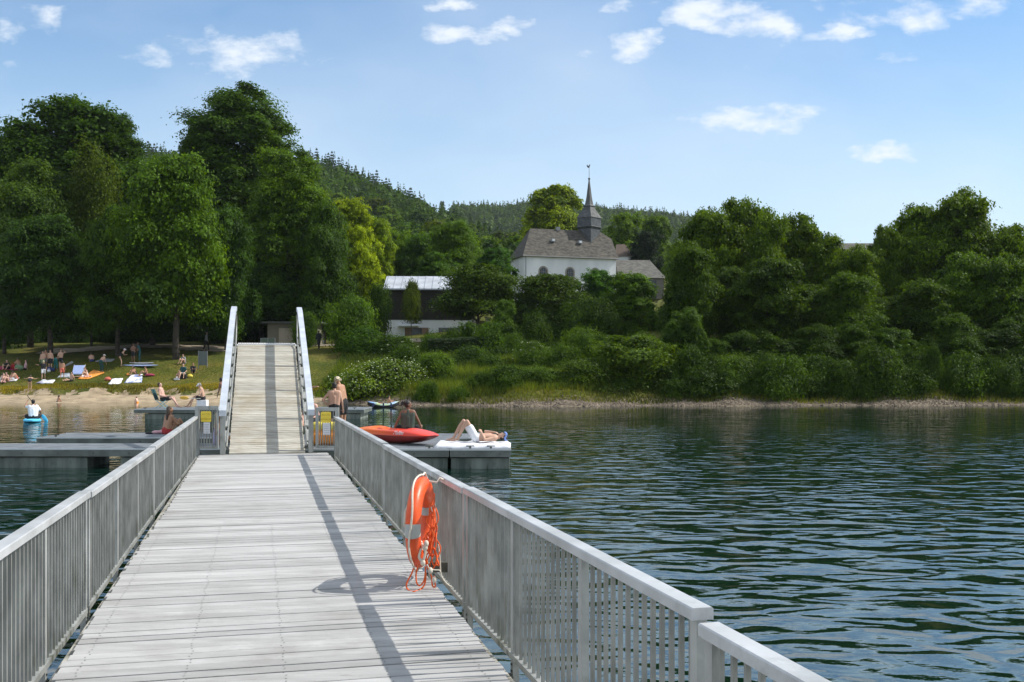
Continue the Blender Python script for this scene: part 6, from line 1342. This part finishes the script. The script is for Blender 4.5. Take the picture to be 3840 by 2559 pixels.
towel('towel', 'white and blue striped towel under the black haired woman', [(466,1438),(532,1436),(534,1408),(494,1409)], mat('striped_towel', (.30,.36,.62), .9, .1, .8, col2=(.75,.76,.80), stretch=(3, 1, 1), thr=(.4, .5)), seed=7)
towel('towel', 'plain white towel lying free in the sun on the lawn', [(406,1445),(452,1441),(461,1422),(422,1424)], CW, seed=8)
bag('crumpled red bag left of the free white towel', 404, 1428, CO, .55, .3, .4); b = MB(); p = V3(lawn(562, 1412)); b.ell(p+V3((0, 0, .1)), (.42, .3, .13), 14, 8); single(b, 'cushion', CBRD, 'burgundy cushion on the lawn under the person with folded arms', 'cushion', smooth=True)
bag('orange bag behind the black haired woman', 480, 1410, CORG, .3, .2, .2)
LP(674, 1420, 170, 'sitknees', 'child with orange top sitting at the left of the group near the notice board', 'fair', ('brown', 'short'), [('bikini', 'top', CORG)], 1.4, True)
LP(688, 1421, 185, 'chair', 'person in dark clothes sitting upright in the middle of the group near the notice board', 'fair', ('brown', 'short'), [('tee', 'shirt', CDT), ('shorts', 'shorts', CGRY)], 1.78, seat=.35, pitch=6)
LP(724, 1400, 200, 'sitknees', 'person in black sitting at the foot of the notice board', 'tan', ('brown', 'short'), [('tee', 'shirt', CB), ('pants', 'trousers', CB)], 1.7)
bag('yellow bag right of the group near the notice board', 712, 1417, CY, .5, .3, .3); towel('towel', 'small white towel left of the group near the notice board', [(652,1427),(672,1427),(678,1418),(662,1417)], CW, seed=9)
b = MB(); p = V3(lawn(688, 1421)); b.box(p+V3((-.25, -.2, 0)), p+V3((.25, .25, .34))); single(b, 'stool', CB, 'low dark stool under the upright sitting person', 'stool', bevel=.02)
LP(773, 1318, -60, 'walk', 'dark dressed walker with a grey bag crossing the park behind the notice board', 'fair', ('grey', 'short'), [('shirt', 'shirt', CGRY), ('pants', 'trousers', CB)], 1.82)
LP(690, 1365, 160, 'sitknees', 'person sitting far back in the tree shade left of the notice board', 'fair', ('brown', 'short'), [('tee', 'shirt', CGRY)], 1.7)
LP(1196, 1312, 30, 'walk', 'dark silhouette walking up the path beside the gangway', 'dark', ('black', 'short'), [('shirt', 'shirt', CB), ('pants', 'trousers', CB)], 1.8)

# ------------------------------------------------------------------ lifebuoy on the railing
def lifebuoy():
    c = V3((SX(1578, 9.3), 9.3, 1.135)); be = R(7); pd = V3((math.sin(be), math.cos(be), 0)); nv = V3((math.cos(be), -math.sin(be), 0)); tilt = V3((0, 0, 1)) + nv*.02; tilt.normalize()
    OR = mat('lifebuoy_orange', (.66,.065,.01), .42, .12, 5, .002, col2=(.76,.10,.015)); REF = mat('reflective_band', (.38,.39,.37), .4, .1, 12); ROPE = mat('pale_rope', (.62,.57,.48), .9, .12, 40); OL = mat('orange_line', (.75,.12,.02), .7, .15, 20)
    root = thing('lifebuoy', 'orange lifebuoy with grey bands and a tangle of orange line hanging on the right railing', 'lifebuoy', c)
    RM, r1, r2 = .325, .082, .066
    def pt(a, rr=RM, off=0): return c + (pd*math.cos(a) + tilt*math.sin(a))*rr + nv*off
    def ring(a0, a1, k, n, closed=False):
        b = MB(); vs = []; m = 14
        for i in range(n + (0 if closed else 1)):
            a = a0 + (a1-a0)*i/n; rd = (pd*math.cos(a) + tilt*math.sin(a))
            for q in range(m): t = 2*math.pi*q/m; vs.append(c + rd*(RM + r1*k*math.cos(t)) + nv*(r2*k*math.sin(t)))
        nn = n if closed else n
        fs = [(i*m+q, ((i+1) % (n if closed else n+1))*m+q, ((i+1) % (n if closed else n+1))*m+(q+1) % m, i*m+(q+1) % m) for i in range(nn) for q in range(m)]
        b.add(vs, fs); return b
    ring(0, 2*math.pi, 1, 48, True).build('ring', OR, root, smooth=True)
    for a in (14, 184, 277): ring(R(a-9), R(a+9), 1.025, 6).build('band', REF, root, smooth=True)
    b = MB(); pts = []
    for i in range(64):
        a = 2*math.pi*i/64; s = abs(math.sin(2*a)); pts.append(pt(a, RM + r1 + .012 + .045*s, .012*math.sin(5*a)))
    b.tube(pts, .009, 7, closed=True); b.build('grab_rope', ROPE, root, smooth=True)
    top = V3(W(9.25, vR(9.25)-.05, top_R(9.25)-.03))
    b = MB(); b.tube([top + V3((.0, 0, .0)), top + V3((-.03, 0, .02)), top + V3((-.06, -.01, -.02)), pt(R(80), RM+.05, -.03), pt(R(150), RM-.1, -.10), pt(R(185), RM-.16, -.11), pt(R(215), RM-.2, -.08), V3((c.x-.02, c.y-.12, .86))], .011, 7); b.build('hanging_rope', ROPE, root, smooth=True)
    rq = random.Random(9)
    for i in range(9):
        b = MB(); p0 = c + V3((.10+rq.uniform(-.05, .05), -.02+rq.uniform(-.06, .05), rq.uniform(.05, .28))); z1 = rq.uniform(.70, .88); pts = [p0]
        e = V3((c.x+.13+rq.uniform(-.07, .06), c.y-.08+rq.uniform(-.08, .05), z1))
        for t in (.2, .4, .6, .8): pts.append(p0.lerp(e, t) + V3((rq.uniform(-.035, .05), rq.uniform(-.03, .03), 0)))
        pts.append(e); pts.append(e + V3((-.03, .01, .03))); pts += [e.lerp(p0, t) + V3((rq.uniform(-.04, .04), rq.uniform(-.03, .03), 0)) for t in (.3, .6)]
        sm = []
        for q in range(len(pts)-1):
            for t in range(4): a0 = pts[max(q-1, 0)]; a1 = pts[q]; a2 = pts[q+1]; a3 = pts[min(q+2, len(pts)-1)]; u = t/4; sm.append(.5*((2*a1) + (-a0+a2)*u + (2*a0-5*a1+4*a2-a3)*u*u + (-a0+3*a1-3*a2+a3)*u**3))
        b.tube(sm, .0065, 6); b.build('floating_line', OL, root, smooth=True)
    def spl(pts, rad, nm, m):
        sm = []
        for q in range(len(pts)-1):
            for t in range(6): a0 = pts[max(q-1, 0)]; a1 = pts[q]; a2 = pts[q+1]; a3 = pts[min(q+2, len(pts)-1)]; u = t/6; sm.append(.5*((2*a1) + (-a0+a2)*u + (2*a0-5*a1+4*a2-a3)*u*u + (-a0+3*a1-3*a2+a3)*u**3))
        b = MB(); b.tube(sm + [pts[-1]], rad, 7); b.build(nm, m, root, smooth=True)
    P = lambda x, y, Z=9.0: S(1400+x*.357, 1700+y*.357, Z)
    spl([P(430,1190), P(400,1270), P(350,1370), P(365,1435,8.95), P(430,1455,8.9), P(520,1410), P(550,1320), P(545,1190)], .0075, 'line_loop', OL)
    spl([P(475,1170), P(450,1260), P(455,1360), P(490,1390), P(535,1330), P(550,1200)], .007, 'line_loop', OL)
    spl([P(560,1180), P(610,1300), P(620,1390), P(650,1400), P(640,1290)], .007, 'line_loop', OL)
    spl([P(500,930,9.1), P(520,980), P(545,1040), P(520,1130), P(480,1090), P(500,1000)], .012, 'knot', ROPE)
    spl([P(565,1170), P(590,1215), P(650,1228), P(700,1235), P(720,1300), P(770,1370), P(835,1415)], .006, 'tie_cord', ROPE)
    spl([P(680,960,9.25), P(695,1080,9.25), P(705,1240,9.25)], .007, 'tie_cord', ROPE)
    for x, y in ((520,1150), (545,990), (555,950), (600,1235), (640,1330)):
        b = MB(); p = P(x, y, 9.0); b.ell(p, (.022, .022, .03), 10, 7); b.build('float_bead', ROPE, root, smooth=True)
    b = MB(); q = V3(W(9.3, vR(9.3), .70)); b.box(q+V3((-.16, -.02, -.04)), q+V3((.0, .02, .05))); b.build('bracket', DARKM, root)
lifebuoy()

# ------------------------------------------------------------------ summer haze
def haze():
    b = MB(); b.box((-1600, -30, -9), (1600, 1700, 195)); o = b.build('haze', None, kind='stuff')
    m = bpy.data.materials.new('haze'); m.use_nodes = True; nt = m.node_tree; nt.nodes.clear()
    v = nt.nodes.new('ShaderNodeVolumePrincipled'); v.inputs['Density'].default_value = .00007; v.inputs['Color'].default_value = (.80, .90, 1, 1)
    out = nt.nodes.new('ShaderNodeOutputMaterial'); nt.links.new(v.outputs[0], out.inputs['Volume']); o.data.materials.append(m); o['label'] = 'faint blue summer haze over the lake and hills'
haze()
